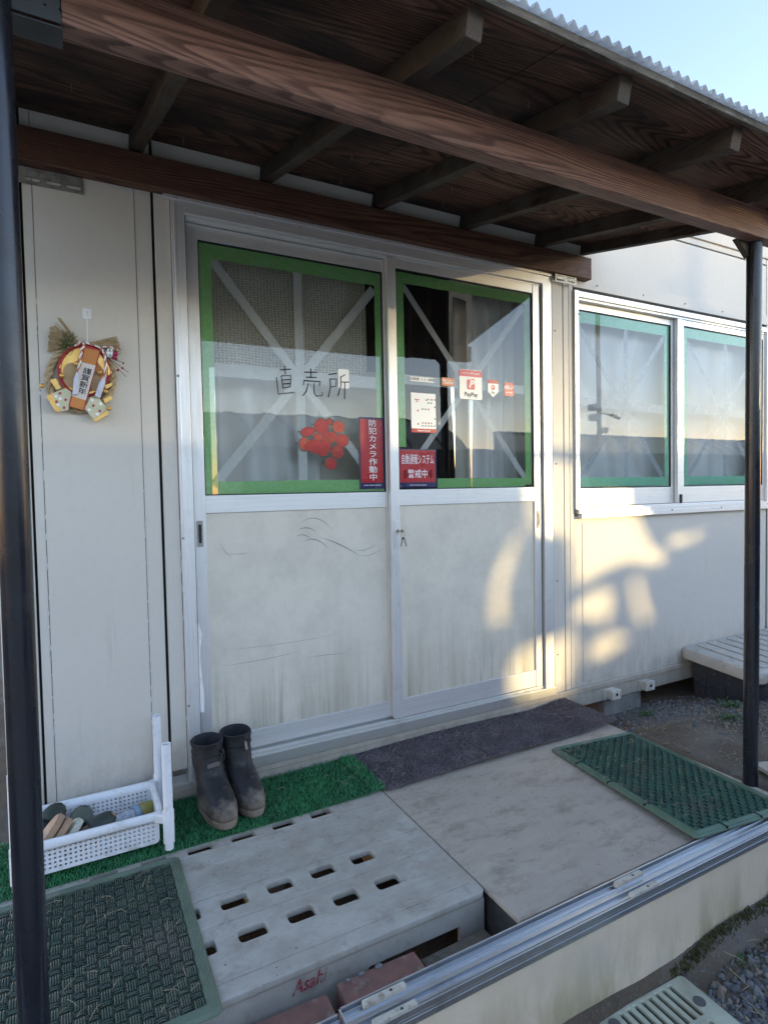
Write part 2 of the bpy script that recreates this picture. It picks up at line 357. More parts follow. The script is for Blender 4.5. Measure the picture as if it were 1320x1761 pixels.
# ------------------------------------------------------------ ground
def sst(a, b, x):
    t = max(0, min(1, (x-a)/(b-a))); return t*t*(3-2*t)
def gz(x, y):
    front = 1-sst(-1.19, -1.12, y)
    side = sst(2.06, 2.2, x)
    zr = -.145+.125*sst(-.02, -.5, -(-y)) if False else -.145+.12*sst(.02, .55, -y)
    zr -= .10*sst(2.75, 3.3, x)*sst(.1, .6, -y)*.6
    back = -.165*(1-side)+zr*side
    z = back*(1-front)+(-.30)*front
    z += .5*(noise.noise(Vector((x*2.1, y*2.1, 3)))*.03+noise.noise(Vector((x*9, y*9, 1)))*.012)
    if x > 1.35 and -1.30 < y < -1.12 and front > .5: z += .045*sst(-1.30, -1.16, y)*sst(1.35, 1.6, x)
    return z
def gridlines(lo, hi, step, far):
    a = []; x = lo
    while x < hi: a.append(x); x += step
    s_ = step; x = hi
    while x < far: a.append(x); s_ *= 1.35; x += s_
    a.append(far); s_ = step; x = lo
    while True:
        s_ *= 1.35; x -= s_
        if x < -far: break
        a.insert(0, x)
    a.insert(0, -far); return a
gx, gy = gridlines(-.6, 4.2, .035, 300), gridlines(-2.6, .3, .035, 300)
mb = MB(); nx = len(gx)
mb.add([(x, y, gz(x, y)) for y in gy for x in gx], [(j*nx+i, j*nx+i+1, (j+1)*nx+i+1, (j+1)*nx+i) for j in range(len(gy)-1) for i in range(nx-1)])
tag(mb.build('ground', SOIL, smooth=True), kind='structure')

def stones(name, n, region, size, label):
    mb = MB(); ico = bmesh.new(); bmesh.ops.create_icosphere(ico, subdivisions=1, radius=1)
    iv = [v.co.copy() for v in ico.verts]; fi = [tuple(v.index for v in f.verts) for f in ico.faces]; ico.free()
    for i in range(n):
        x, y = region(); s_ = size*random.uniform(.5, 1.5)*random.choice((.6, .8, 1, 1.2))
        ax = Vector((random.gauss(0,1), random.gauss(0,1), random.gauss(0,1))).normalized()
        q = Matrix.Rotation(random.uniform(0, 6.28), 3, ax) ; sc = (s_*random.uniform(.8,1.3), s_*random.uniform(.6,1), s_*random.uniform(.4,.75))
        c = Vector((x, y, gz(x, y)+s_*.15))
        mb.add([c+q@Vector((v.x*sc[0]*(1+random.uniform(-.18,.18)), v.y*sc[1]*(1+random.uniform(-.18,.18)), v.z*sc[2])) for v in iv], fi)
    o = mb.build(name, STONE); tag(o, label, 'gravel', kind='stuff')
def reg_right():
    while True:
        x, y = random.uniform(2.2, 4.2), random.uniform(-1.1, .0)
        if noise.noise(Vector((x*2.3, y*2.3, 7)))+.35*(x-2.6)+random.uniform(-.3,.3)-.25*sst(-.5,-.9,y) > .0: return x, y
stones('gravel', 5200, reg_right, .0075, 'small grey gravel and grit scattered over the soil right of the deck')
stones('gravel', 7500, lambda: (1.42+abs(random.gauss(0, .9)), random.triangular(-2.1, -1.17, -1.3)), .0095, 'blue grey crushed stones in front of the low border panel')
stones('gravel', 700, lambda: (random.uniform(2.12, 2.9), random.uniform(-.3, .05)), .006, 'fine grit and crumbs beside the concrete block under the wall')
def straws(name, n, region, mat, label, zf, L=(.015,.07), r=.0009, cat='straw'):
    mb = MB()
    for i in range(n):
        x, y = region(); a = random.uniform(0, 6.28) if random.random() < .5 else random.gauss(.6, .5); l = random.uniform(*L); b = random.uniform(-.3, .3)
        z0 = zf(x, y)+.002
        pts = [(x+math.cos(a+b*t)*l*t, y+math.sin(a+b*t)*l*t, z0+.006*random.random()+.004*math.sin(t*3)) for t in (0, .35, .7, 1)]
        mb.tube(pts, [r, r*1.1, r, r*.5], 4)
    tag(mb.build(name, mat), label, cat, kind='stuff')
straws('straw', 260, lambda: (random.uniform(2.15, 3.0), random.uniform(-1.05, -.0)), STRAW, 'dry straw bits littering the bare soil right of the deck', gz, (.01,.05), .001)
straws('straw', 120, lambda: (random.uniform(1.4, 2.2), random.uniform(-1.5, -1.17)), STRAW, 'dry stalks lying on gravel in front of the border panel', gz, (.02,.12), .0014)
straws('straw', 60, lambda: (random.uniform(-.2, .19), random.uniform(-.92, -.42)), STRAW, 'straw wisps caught in the left braided rubber mat', lambda x, y: .012, (.012,.045), .0006)
straws('straw', 120, lambda: (1.72+random.uniform(0, .4)-.1, random.uniform(-1.02, -.42)), STRAW, 'straw wisps caught in the right green rubber mat', lambda x, y: .018, (.01,.04), .0006)
straws('straw', 60, lambda: (random.uniform(.4, 2.0), random.uniform(-.3, -.05)), STRAW, 'short straw bits on the turf strip and brown door mats', lambda x, y: .026, (.01,.035), .0007)
mb = MB()   # crumbs of soil and bark on the deck
for i in range(520):
    x, y = random.uniform(.25, 2.05), random.uniform(-1.02, -.34); z = -.0006 if x > .95 else .0006
    if random.random() < .5: x, y = .6+random.gauss(0, .5), -.36-abs(random.gauss(0, .12))
    if not (.24 < x < 2.1): continue
    s_ = random.uniform(.0006, .0024); q = [(x+s_*math.cos(a)*random.uniform(.5, 1.4), y+s_*math.sin(a)*random.uniform(.5, 1.4), z) for a in (0, 1.2, 2.5, 3.8, 5)]
    mb.add(q+[(x, y, z+s_*.8)], [(k, (k+1) % 5, 5) for k in range(5)])
tag(mb.build('debris', simple('crumb_soil', (.10,.075,.05), (.22,.18,.13), 90, .9)), 'tiny soil and bark crumbs scattered over pallet and board', 'debris', kind='stuff')
mb = MB()   # moss line along the foot of the border panel
for i in range(5000):
    x = random.uniform(1.38, 2.6); y = -1.155-abs(random.gauss(0, .035))*(.5+.5*sst(1.4,1.8,x)); z = gz(x, y); s_ = random.uniform(.002, .007)
    a = random.uniform(0, 6.28)
    mb.add([(x-s_*math.cos(a), y-s_*math.sin(a), z-.002), (x+s_*math.cos(a), y+s_*math.sin(a), z-.002), (x+random.uniform(-.004,.004), y+random.uniform(-.004,.004), z+s_*1.1)], [(0,1,2)])
tag(mb.build('moss', MOSS), 'olive moss and earth banked along the foot of the border panel', 'moss', kind='stuff')
def weed(x, y, z, n, s_, label):
    o = thing('weed', label, 'weed', (x, y, z)); mb = MB()
    for i in range(n*5):
        a = random.uniform(0, 6.28); rr = abs(random.gauss(0, 1))*s_*.8; b = Vector((rr*math.cos(a), rr*math.sin(a), 0)); l = random.uniform(.12, .34)*s_; h = random.uniform(.1, .45)*s_
        a = random.uniform(0, 6.28); d = Vector((math.cos(a), math.sin(a), 0)); e = Vector((-d.y, d.x, 0)); t0 = b+d*l*.5+Vector((0,0,h)); t1 = b+d*l+Vector((0,0,h*.8))
        mb.add([b+Vector((0,0,h*.6)), t0-e*l*.38, t1, t0+e*l*.38], [(0,1,2,3)])
    mb.build('leaves', LEAF, o)
weed(.905, -1.0, -.15, 26, .06, 'small clover weed growing in the gap at the pallet corner')
weed(2.92, -.38, gz(2.92,-.38), 26, .06, 'low green weed beside the dark storage box')
weed(2.62, -.12, gz(2.62,-.12), 22, .05, 'sparse weed on the grit near the concrete block')
weed(2.72, -.5, gz(2.72,-.5), 26, .05, 'yellowish green weed tuft left of the right post foot')
weed(1.62, -1.2, gz(1.62,-1.2), 20, .03, 'tiny moss green sprout at the foot of the border panel')

# ------------------------------------------------------------ the prefab building
bd = thing('prefab_building', 'grey beige prefab cabin with sliding door, windows and dirty kick panels', 'building')
P = lambda mb, name, mat, bev=0, par=bd, **k: mb.build(name, mat, par, bevel=bev, **k)
# shell
mb = MB(); mb.box(-.22, 7.8, 2.3, 2.34, -.04, .8); mb.box(-.22, 7.8, 2.3, 2.34, 2.05, 2.62); mb.box(-.22, .2, 2.3, 2.34, .8, 2.05); mb.box(4.4, 7.8, 2.3, 2.34, .8, 2.05); mb.box(2.2, 2.3, 2.3, 2.34, .8, 2.05); mb.box(-.22, -.18, .06, 2.3, -.04, 2.62); mb.box(7.76, 7.8, .06, 2.3, -.04, 2.62)
P(mb, 'outer_wall', PAINT)
mb = MB(); mb.box(-.25, 7.85, -.03, 2.38, 2.64, 2.70); P(mb, 'roof', PAINT)
mb = MB(); mb.box(-.18, 7.76, .10, 2.3, .03, .07); P(mb, 'room_floor', ROOMW)
mb = MB(); mb.box(-.18, 7.76, .10, 2.3, 2.3, 2.32); P(mb, 'room_ceiling', ROOMW)
# left part
mb = MB(); mb.box(-.22, -.122, -.004, .06, .06, 2.495); P(mb, 'corner_post', PAINT, .006)
mb = MB(); mb.box(-.122, -.114, .012, .06, .06, 2.495); mb.box(.262, .272, .012, .06, .06, 2.495); P(mb, 'joint_gap', GAPM)
def panel(x0, x1, z0, z1, gr=.028, name='wall_panel', mat=PAINT, y=0.0):
    mb = MB(); mb.box(x0, x0+gr, y, y+.05, z0, z1); mb.box(x0+gr, x0+gr+.0025, y+.002, y+.05, z0, z1, 1)
    mb.box(x0+gr+.0025, x1-gr*1.7-.0025, y-.001, y+.05, z0, z1); mb.box(x1-gr*1.7-.0025, x1-gr*1.7, y+.002, y+.05, z0, z1, 1); mb.box(x1-gr*1.7, x1, y, y+.05, z0, z1)
    return mb.build(name, [mat, GAPM], bd)
SEAM = simple('groove', (.25,.24,.22), rough=.8)
mb = MB(); mb.box(-.114, -.088, 0, .06, .06, 2.495); mb.box(-.088, -.0855, .003, .06, .06, 2.495, 1); mb.box(-.0855, .2085, -.0015, .06, .06, 2.495)
mb.box(.2085, .211, .003, .06, .06, 2.495, 1); mb.box(.211, .262, 0, .06, .06, 2.495); mb.build('wall_panel', [PAINT, SEAM], bd)
CHIP = simple('paint_chip', (.80,.79,.75), rough=.6)
mb = MB()
for xg, z0_, z1_, n_ in ((-.0868, .25, 1.75, 34), (.2097, .25, 1.1, 22), (.3235, .2, 1.0, 26)):
    for i in range(n_):
        z = random.uniform(z0_, z1_); h_ = random.uniform(.003, .022); w_ = random.uniform(.0006, .0022); x = xg+random.uniform(-.0022, .0022)
        mb.add([(x-w_, -.0019, z), (x+w_*.6, -.0019, z-h_*.2), (x+w_, -.0019, z+h_*.7), (x-w_*.4, -.0019, z+h_)], [(0,1,2,3)])
mb.build('paint_chips', CHIP, bd)['kind'] = 'stuff'
mb = MB(); mb.box(.272, .324, 0, .06, .10, 2.495); P(mb, 'wall_panel', PAINT, .002)
mb = MB(); mb.box(.324, 2.08, 0, .06, 2.115, 2.495); P(mb, 'wall_panel', PAINT)
# ribbed pier between door and window
mb = MB()
for a, b, y in ((2.08,2.128,-.012),(2.133,2.158,-.004),(2.163,2.198,-.004),(2.203,2.232,-.001)): mb.box(a, b, y, .05, .055, 2.10)
P(mb, 'ribbed_pier', PAINT, .0025)
mb = MB(); mb.box(2.08, 2.232, .02, .06, .055, 2.10); P(mb, 'joint_gap', GAPM)
# right part
mb = MB(); mb.box(2.232, 3.93, 0, .06, .055, .935); P(mb, 'wall_panel', PAINT2, .002)
mb = MB(); mb.box(2.285, 3.90, -.0025, 0, .075, .900); P(mb, 'wall_sheet', PAINT2, .002)
mb = MB(); mb.box(2.08, 3.905, 0, .06, 2.10, 2.455); P(mb, 'wall_panel', PAINT, .002)
mb = MB(); mb.box(2.232, 3.93, -.004, 0, 2.085, 2.1485); P(mb, 'head_flashing', PAINT, .002)
mb = MB(); mb.box(2.08, 3.905, .02, .06, 2.455, 2.462); mb.box(3.905, 3.912, .02, .06, .055, 2.6); P(mb, 'joint_gap', GAPM)
mb = MB(); mb.box(-.22, 7.8, -.012, .06, 2.497, 2.64); mb.box(2.08, 3.905, -.002, .06, 2.462, 2.496); P(mb, 'fascia', PAINT, .003)
mb = MB(); mb.box(3.912, 7.8, 0, .06, .055, 2.496); P(mb, 'wall_panel', PAINT, .002)
# base beam with lip and brackets
BASEM = mat_wall('base_beam_paint', (.47,.42,.35), .5, -.06, .08)
mb = MB(); mb.box(-.22, 7.8, -.010, .09, -.045, .028); mb.box(-.22, 7.8, -.018, .06, .028, .055); P(mb, 'base_beam', BASEM, .003)
for x in (2.475, 2.742):
    mb = MB(); mb.box(x-.033, x+.033, -.052, -.0105, -.036, .012); mb.box(x-.05, x+.02, -.014, -.0102, -.044, .016)
    o = P(mb, 'foot_bracket', PAINT, .002)
    mb = MB(); mb.tube([(x, -.054, -.010), (x, -.0515, -.010)], .008, 14); mb.build('hole', BLACK, o)
# screws
def screw(x, z, y=0.0, par=bd, r=.0045):
    mb = MB(); mb.tube([(x, y-.004, z), (x, y-.001, z)], [r*.6, r], 10); return mb
mb = MB()
for x, z, y in [(.345,2.112,-.016),(.62,2.112,-.016),(.9,2.112,-.016),(1.18,2.112,-.016),(1.46,2.112,-.016),(1.74,2.112,-.016),(2.0,2.112,-.016),
                (.333,.93,-.014),(.333,.33,-.014),(.333,1.5,-.014),(2.10,1.85,-.012),(2.10,1.2,-.012),(2.10,.62,-.012),(2.10,.25,-.012),
                (2.258,1.95,-.014),(2.258,1.5,-.014),(2.4,2.113,-.004),(2.75,2.113,-.004),(3.1,2.113,-.004),(3.45,2.113,-.004),(2.5,.945,-.03),(2.95,.945,-.03),(3.4,.945,-.03)]:
    mb = MB(); mb.tube([(x, y-.004, z), (x, y+.001, z)], [.003, .005], 8); P(mb, 'screw', STEEL, smooth=True)

# door frame
mb = MB(); mb.box(.326, .3715, -.012, .06, .055, 2.105); mb.box(.3715, .376, .004, .06, .055, 2.10, 1)
mb.box(.333, .339, -.015, -.012, .06, 2.1); jamb_l = mb
df = D.objects.new('door_frame', None); COL.objects.link(df); df.parent = bd
jamb_l.build('jamb', [ALU, BLACK], df, bevel=.0015)
mb = MB(); mb.box(2.022, 2.078, -.012, .06, .055, 2.105); mb.box(2.0115, 2.022, .02, .06, .11, 2.05, 1); mb.build('jamb', [ALU, BLACK], df, bevel=.0015)
mb = MB(); mb.box(.3715, 2.022, -.014, .06, 2.066, 2.105); mb.box(.30, 2.078, -.020, -.0005, 2.1055, 2.119); mb.box(.376, 2.022, .0, .06, 2.056, 2.0655)
mb.build('head_rail', ALUH, df, bevel=.0015)
mb = MB(); mb.box(.3715, 2.08, -.022, .0, .052, .094); mb.box(.3715, 2.022, .0, .012, .052, .104); mb.box(.3715, 2.022, .018, .03, .052, .100); mb.box(.3715, 2.022, .036, .05, .052, .108)
SILL = mat_alu('sill_alu', (.60,.585,.54), .4, .6, False, .7)
mb.build('threshold', SILL, df, bevel=.0015)
mb = MB(); mb.box(-.22, 2.3, -.016, -.0108, -.03, .05); mb.build('threshold_skirt', BASEM, df, bevel=.001)

def strip(a, b, w_, y):
    a, b = Vector((a[0], a[1])), Vector((b[0], b[1])); d = (b-a).normalized(); n = Vector((-d.y, d.x))*w_/2
    ps = [a+n, a-n, b-n, b+n]
    return [(p.x, y, p.y) for p in ps]
def tape(par, mat, segs, y):
    for i, (a, b, w_) in enumerate(segs):
        mb = MB(); yy = y+i*.0006
        # ragged strip with slightly wobbling edges
        a, b = Vector(a), Vector(b); d = b-a; n = Vector((-d.y, d.x)).normalized(); m = max(3, int(d.length/.05))
        vs = []; fs = []
        for k in range(m+1):
            p = a+d*(k/m); vs += [(p.x+n.x*(w_/2+random.uniform(-.0012,.0012)), yy, p.y+n.y*(w_/2+random.uniform(-.0012,.0012))), (p.x-n.x*(w_/2+random.uniform(-.0012,.0012)), yy, p.y-n.y*(w_/2+random.uniform(-.0012,.0012)))]
        fs = [(2*k, 2*k+1, 2*k+3, 2*k+2) for k in range(m)]
        mb.add(vs, fs); mb.build('tape_strip', mat, par)
def pane(par, x0, x1, z0, z1, y, name='glass_pane'):
    mb = MB(); mb.add([(x0,y,z0),(x1,y,z0),(x1,y,z1),(x0,y,z1)], [(0,1,2,3)]); return mb.build(name, GLASS, par)
def sash(x0, x1, gx0, gx1, gz0, gz1, kz0, kz1, zb, zt, y):
    mb = MB(); y1 = y+.024
    o = D.objects.new('sliding_door', None); COL.objects.link(o); o.parent = bd; e = .0006
    for a, b in ((x0, gx0), (gx1, x1)): mb = MB(); mb.box(a, b, y, y1, zb, zt); mb.build('stile', ALU, o, bevel=.0015)
    for a, b in ((gz1, zt-.001), (kz1, gz0), (zb+.001, kz0)): mb = MB(); mb.box(gx0+e, gx1-e, y+.002, y1-.002, a, b); mb.build('cross_rail', ALUH, o, bevel=.001)
    mb = MB()
    for a, b, c, d_ in ((gx0, gx0+.004, gz0, gz1), (gx1-.004, gx1, gz0, gz1), (gx0+.004, gx1-.004, gz0, gz0+.004), (gx0+.004, gx1-.004, gz1-.005, gz1)):
        mb.box(a, b, y+.004, y+.012, c, d_)
    mb.build('glazing_gasket', BLACK, o)
    mb = MB(); mb.box(gx0+.001, gx1-.001, y+.008, y+.014, kz0+.001, kz1-.001); mb.build('kick_panel', KICK, o)
    pane(o, gx0+.001, gx1-.001, gz0, gz1, y+.010)
    return o
dl = sash(.377, 1.196, .420, 1.171, 1.079, 2.002, .176, 1.014, .108, 2.054, .028)
dr = sash(1.176, 2.010, 1.2185, 1.970, 1.087, 2.018, .187, 1.019, .106, 2.062, .000)
tape(dl, GTAPE, [((.425,2.0-.028),(1.168,1.998-.028),.052), ((.446,1.95),(.446,1.08),.046), ((1.153,1.95),(1.153,1.08),.030), ((.47,1.106),(1.14,1.108),.05)], .0405)
tape(dl, CTAPE, [((.470,1.945),(1.10,1.16),.034), ((1.135,1.93),(.455,1.115),.036), ((.802,1.95),(.806,1.13),.036), ((.47,1.545),(1.14,1.54),.048)], .0445)
tape(dr, GTAPE, [((1.222,1.986),(1.968,1.988),.046), ((1.243,1.97),(1.243,1.27),.038), ((1.945,1.965),(1.945,1.10),.038), ((1.42,1.112),(1.925,1.112),.042)], .0125)
tape(dr, CTAPE, [((1.262,1.955),(1.935,1.12),.028), ((1.925,1.95),(1.30,1.20),.028), ((1.607,1.965),(1.607,1.13),.030), ((1.25,1.56),(1.93,1.555),.040)], .0165)
# pulls and lock
def pull(x, z, y, par, h=.095, w_=.021):
    o = plate('pull_handle', [rrect(x, z, w_, h, .002), rrect(x, z, w_*.5, h*.72, .003)], .003, STEEL, par, at=(0, y, 0))
    mb = MB(); mb.box(x-w_*.25, x+w_*.25, y-.0005, y+.0002, z-h*.36, z+h*.36); mb.build('pull_recess', BLACK, o)
pull(.397, .94, .0277, dl); pull(1.992, .93, -.0003, dr, .085, .014)
lk = MB(); lk.box(1.190, 1.213, -.004, -.0003, .835, .955); lk = lk.build('lock_plate', ALU, dr, bevel=.001)
mb = MB(); mb.tube([(1.203,-.011,.912),(1.203,-.004,.912)], .0075, 14); mb.build('lock_barrel', STEEL, lk, smooth=True, auto=40)
kr = thing('door_key', 'small keys on a ring hanging from the lock of the sliding door', 'key', (1.203, -.012, .912))
mb = MB(); mb.box(-.002, .012, -.016, .0, -.001, .001); mb.tube([(.010,-.016,-.006),(.010,-.016,.006)], .007, 12); mb.build('key_bow', STEEL, kr)
mb = MB(); mb.tube([(.012+.010*math.cos(a), -.018, -.016+.010*math.sin(a)) for a in [i*math.pi/8 for i in range(17)]], .0008, 5, cap=False); mb.build('key_ring', STEEL, kr)
for a in (-.012, .014):
    mb = MB(); mb.tube([(.012,-.0185,-.026),(.012+a*.4,-.0195,-.034)], .006, 10, flat=.3); mb.bar((.012+a*.4,-.019,-.034),(.012+a,-.019,-.064),.0045,.0015); mb.build('spare_key', DSTEEL, kr)
# scuffs on the left kick panel
SCUF = simple('scuff_dirt', (.33,.31,.27), rough=.8)
mb = MB()
def arc(pts, w_, y=.0352):
    for i in range(len(pts)-1):
        ww = w_*math.sin(math.pi*(i+.5)/(len(pts)-1))+.0004
        mb.add(strip(pts[i], pts[i+1], ww, y), [(0,1,2,3)])
def curve(p0, p1, h, n=10):
    return [(p0[0]+(p1[0]-p0[0])*t, p0[1]+(p1[1]-p0[1])*t+4*h*t*(1-t)) for t in [i/n for i in range(n+1)]]
for p0, p1, h, w_ in (((.79,.965),(.92,.93),.03,.0028),((.775,.935),(.85,.925),.012,.004),((.765,.91),(.83,.895),.012,.003),((.79,.885),(.905,.85),.025,.0035),((.87,.90),(1.04,.815),.008,.004),((1.02,.84),(1.12,.86),-.012,.002),((1.04,.815),(1.15,.84),-.012,.0018),((.47,.44),(.76,.45),-.004,.0015),((.46,.50),(.93,.50),-.008,.001),((.80,.42),(.98,.41),.004,.0016),((.47,.90),(.51,.85),-.01,.0016),((.50,.86),(.58,.86),-.004,.0014)):
    mb = MB(); arc(curve(p0, p1, h), w_); mb.build('scuff_mark', SCUF, dl)
# torn white foam in the jamb
mb = MB()
prof = [(.300,.012,.004),(.36,.014,.003),(.43,.008,.003),(.50,.004,.001),(.545,.006,.006),(.58,.013,.009),(.60,.008,.006),(.622,.002,.001)]
vs = []
for z, wd, off in prof: vs += [(.372-.0, -.013-off*.6, z), (.372+wd, -.016-off, z)]
mb.add(vs, [(2*i, 2*i+1, 2*i+3, 2*i+2) for i in range(len(prof)-1)]); s_o = mb.build('torn_foam_strip', WHITEP, df); s_o.modifiers.new('s', 'SOLIDIFY').thickness = .002
mb = MB(); mb.bar((.371,-.0125,.61),(.372,-.0125,.665),.0022,.001); mb.build('crack_line', GAPM, df)

# windows
def window(xl, xr, gl0, gl1, gr0, gr1, zb, zt):
    o = D.objects.new('window', None); COL.objects.link(o); o.parent = bd
    for a, b in ((xl-.0115, gl0-.012), (gr1+.018, xr)): mb = MB(); mb.box(a, b, -.014, .06, zb+.025, zt); mb.build('window_jamb', ALU, o, bevel=.0015)
    mb = MB(); mb.box(gl0-.012, gr1+.018, -.010, .06, zt-.03, zt-.001); mb.box(gl0-.012, gr1+.018, .0, .06, zt-.042, zt-.0206); mb.build('window_head', ALUH, o, bevel=.0015)
    mb = MB(); mb.box(xl, xr, -.024, .03, zb+.003, zb+.0245); mb.box(xl+.01, xr-.01, -.030, .0, zb-.022, zb+.0028); mb.box(gl0-.012, gr1+.018, .0, .012, zb+.025, zb+.034); mb.build('window_sill', ALUH, o, bevel=.0015)
    for (a, b, y, sx0, sx1) in ((gl0, gl1, .028, gl0-.011, gl1+.034), (gr0, gr1, .002, gr0-.055, gr1+.016)):
        mb = MB(); mb.box(sx0, a, y, y+.022, zb+.036, zt-.043); mb.box(b, sx1, y, y+.022, zb+.036, zt-.043)
        mb.box(a+.0006, b-.0006, y+.002, y+.02, 1.992, zt-.044); mb.box(a+.0006, b-.0006, y+.002, y+.02, zb+.037, 1.074)
        mb.build('sash', ALUH, o, bevel=.001)
        mb = MB()
        for q in ((a, a+.004, 1.078, 1.988), (b-.004, b, 1.078, 1.988), (a, b, 1.074, 1.078), (a, b, 1.988, 1.992)): mb.box(q[0], q[1], y+.003, y+.011, q[2], q[3])
        mb.build('gasket', BLACK, o)
        pane(o, a, b, 1.075, 1.991, y+.009)
        w_ = b-a; yy = y+.0115
        tape(o, TTAPE, [((a+.004,1.958),(b-.004,1.96),.058), ((a+.024,1.93),(a+.024,1.08),.038), ((b-.022,1.93),(b-.022,1.08),.036), ((a+.045,1.108),(b-.042,1.108),.05)], yy)
        tape(o, PTAPE, [((a+.03,1.925),(b-.06,1.14),.030), ((b-.04,1.925),(a+.06,1.13),.030), ((a+.53*w_,1.93),(a+.53*w_,1.13),.034), ((a+.04,1.525),(b-.04,1.515),.046)], yy+.004)
    return o
window(2.245, 3.95, 2.272, 3.023, 3.100, 3.880, .945, 2.068)
mb = MB(); mb.box(3.062, 3.078, -.004, .0015, .98, 1.03); mb.build('rubber_stop', BLACK, bd)

# inside: curtains and sheets (each its own thing)
def fold(name, label, cat, x0, x1, z0, z1, y, amp, per, mat, par=None, wob=.3, sl=0):
    mb = MB(); nx_, nz = max(8, int((x1-x0)/per*8)), 14; vs = []
    for j in range(nz+1):
        z = z0+(z1-z0)*j/nz
        for i in range(nx_+1):
            x = x0+(x1-x0)*i/nx_
            ph = 2*math.pi*(x/per+wob*noise.noise(Vector((x*3, z*1.2, y*9)))*2)
            vs.append((x+sl*(z1-z), y+amp*math.sin(ph)*(1+.5*noise.noise(Vector((x*5, z*2, 4))))+.02*noise.noise(Vector((x*2.3, z*2.3, 9))), z))
    mb.add(vs, [(j*(nx_+1)+i, j*(nx_+1)+i+1, (j+1)*(nx_+1)+i+1, (j+1)*(nx_+1)+i) for j in range(nz) for i in range(nx_)])
    o = mb.build(name, mat, par, smooth=True); o.modifiers.new('s', 'SOLIDIFY').thickness = .0015
    if label: tag(o, label, cat)
    return o
fold('insulation_sheet', 'silvery bubble insulation sheet hanging behind the upper left door glass', 'sheet', .33, 1.14, 1.57, 2.25, .135, .010, .21, FOIL)
fold('door_curtain', 'pale cloth hanging low behind the left door glass, around a dark gap', 'curtain', .50, .93, .75, 1.62, .17, .022, .16, CURT)
fold('door_curtain', 'narrow pale cloth strip at the far left behind the left door glass', 'curtain', .33, .475, .75, 1.60, .16, .012, .09, CURT)
fold('door_curtain', 'grey beige paper sheet behind the strawberry sticker', 'curtain', .88, 1.30, .9, 1.62, .20, .006, .3, CURT2)
fold('pleated_curtain', 'white pleated curtain behind the right half of the right door glass', 'curtain', 1.70, 2.30, .75, 2.05, .14, .020, .085, CURT)
fold('beige_sheet', 'beige cloth behind the middle of the right door glass', 'sheet', 1.62, 1.72, .9, 2.0, .17, .010, .2, CURT2)
fold('dark_interior_sheet', 'dark sheet standing in for the unlit room behind the left part of the right door glass', 'curtain', 1.16, 1.66, .75, 2.2, .24, .012, .11, DARKIN)  # dark sheet put in for the unlit room behind the glass
fold('window_sheet', 'crumpled translucent white sheet behind the left window pane', 'sheet', 2.25, 3.12, .95, 1.965, .12, .014, .24, CURT)
fold('window_sheet', 'crumpled white sheet behind the right window pane', 'sheet', 3.14, 4.05, .95, 1.975, .11, .013, .27, CURT)

# ------------------------------------------------------------ signs and stickers on the glass
SL, SR = .0372, .0092   # front of the left / right door glass
def sticker(name, label, cat, loops, mat, y, thick=.0006):
    o = plate(name, loops, thick, mat, None, at=(0, y, 0)); return tag(o, label, cat)
s = sticker('security_sign', 'tall red security sign with white vertical lettering beside the middle stile', 'sign', [rrect(1.110, 1.243, .118, .300, .002)], NAVY, SL)
plate('red_field', [rrect(1.109, 1.252, .104, .266, .001)], .0004, RED, s, at=(0, SL-.0007, 0))
text('lettering', '\n'.join('防犯カメラ作動中'), 1.114, 1.2535, SL-.0012, .0385, WHT, s, .0002, 1.05, .80, line=1.05)
text('small_print', 'SECURITY CAMERA IN OPERATION', 1.110, 1.108, SL-.0012, .0052, WHT, s, .0001)
s = sticker('security_sign', 'wide red alarm sign with white lettering and wave marks by the lock stile', 'sign', [rrect(1.3165, 1.179, .190, .166, .002)], NAVY, SR)
plate('red_field', [rrect(1.3165, 1.187, .178, .138, .001)], .0004, RED, s, at=(0, SR-.0007, 0))
text('lettering', '自動通報システム', 1.3165, 1.214, SR-.0012, .037, WHT, s, .0001, .56, 1.25)
text('lettering', '警戒中', 1.3165, 1.152, SR-.0012, .036, WHT, s, .0002, .95, 1.1)
mb = MB()
for sgn in (-1, 1):
    for r_ in (.012, .020, .028):
        pts = [(1.3165+sgn*(.043+r_*math.cos(a)), 1.153+r_*math.sin(a)*.9) for a in [R(-42+14*i) for i in range(7)]]
        for i in range(6): mb.add(strip(pts[i], pts[i+1], .0038, SR-.0011), [(0,1,2,3)])
mb.build('wave_marks', WHT, s)
text('small_print', 'SECURITY SYSTEM IN OPERATION', 1.3165, 1.1055, SR-.0012, .0056, WHT, s, .0001)
s = sticker('payment_sticker', 'large white payment sticker with red header and square logo at the tape crossing', 'sticker', [rrect(1.605, 1.558, .126, .134, .010)], WHT, SR)
plate('header_band', [[(1.542,1.594),(1.668,1.594)]+[p for p in rrect(1.605, 1.606, .126, .034, .010) if p[1] > 1.6]], .0003, PINK, s, at=(0, SR-.0007, 0))
text('header_text', 'ペイペイ使えます', 1.605, 1.607, SR-.0011, .0125, WHT, s, .0002)
lg = plate('square_logo', [rrect(1.605, 1.560, .044, .048, .006)], .0003, PINK, s, at=(0, SR-.0007, 0))
text('logo_letter', 'P', 1.606, 1.560, SR-.0011, .046, WHT, lg, .0016, 1.05, 1.0, shear=.25)
mb = MB(); pts = curve((1.584,1.579),(1.622,1.571),.006,8)
for i in range(8): mb.add(strip(pts[i], pts[i+1], .003, SR-.00115), [(0,1,2,3)])
mb.build('logo_swoosh', WHT, lg)
text('brand_text', 'PayPay', 1.605, 1.513, SR-.0011, .027, INK, s, .0004)
s = sticker('payment_sticker', 'narrow white pennant sticker with crimson top right of the largest sticker', 'sticker', [[(1.701,1.588),(1.701,1.533),(1.7315,1.508),(1.762,1.533),(1.762,1.588)]], WHT, SR)
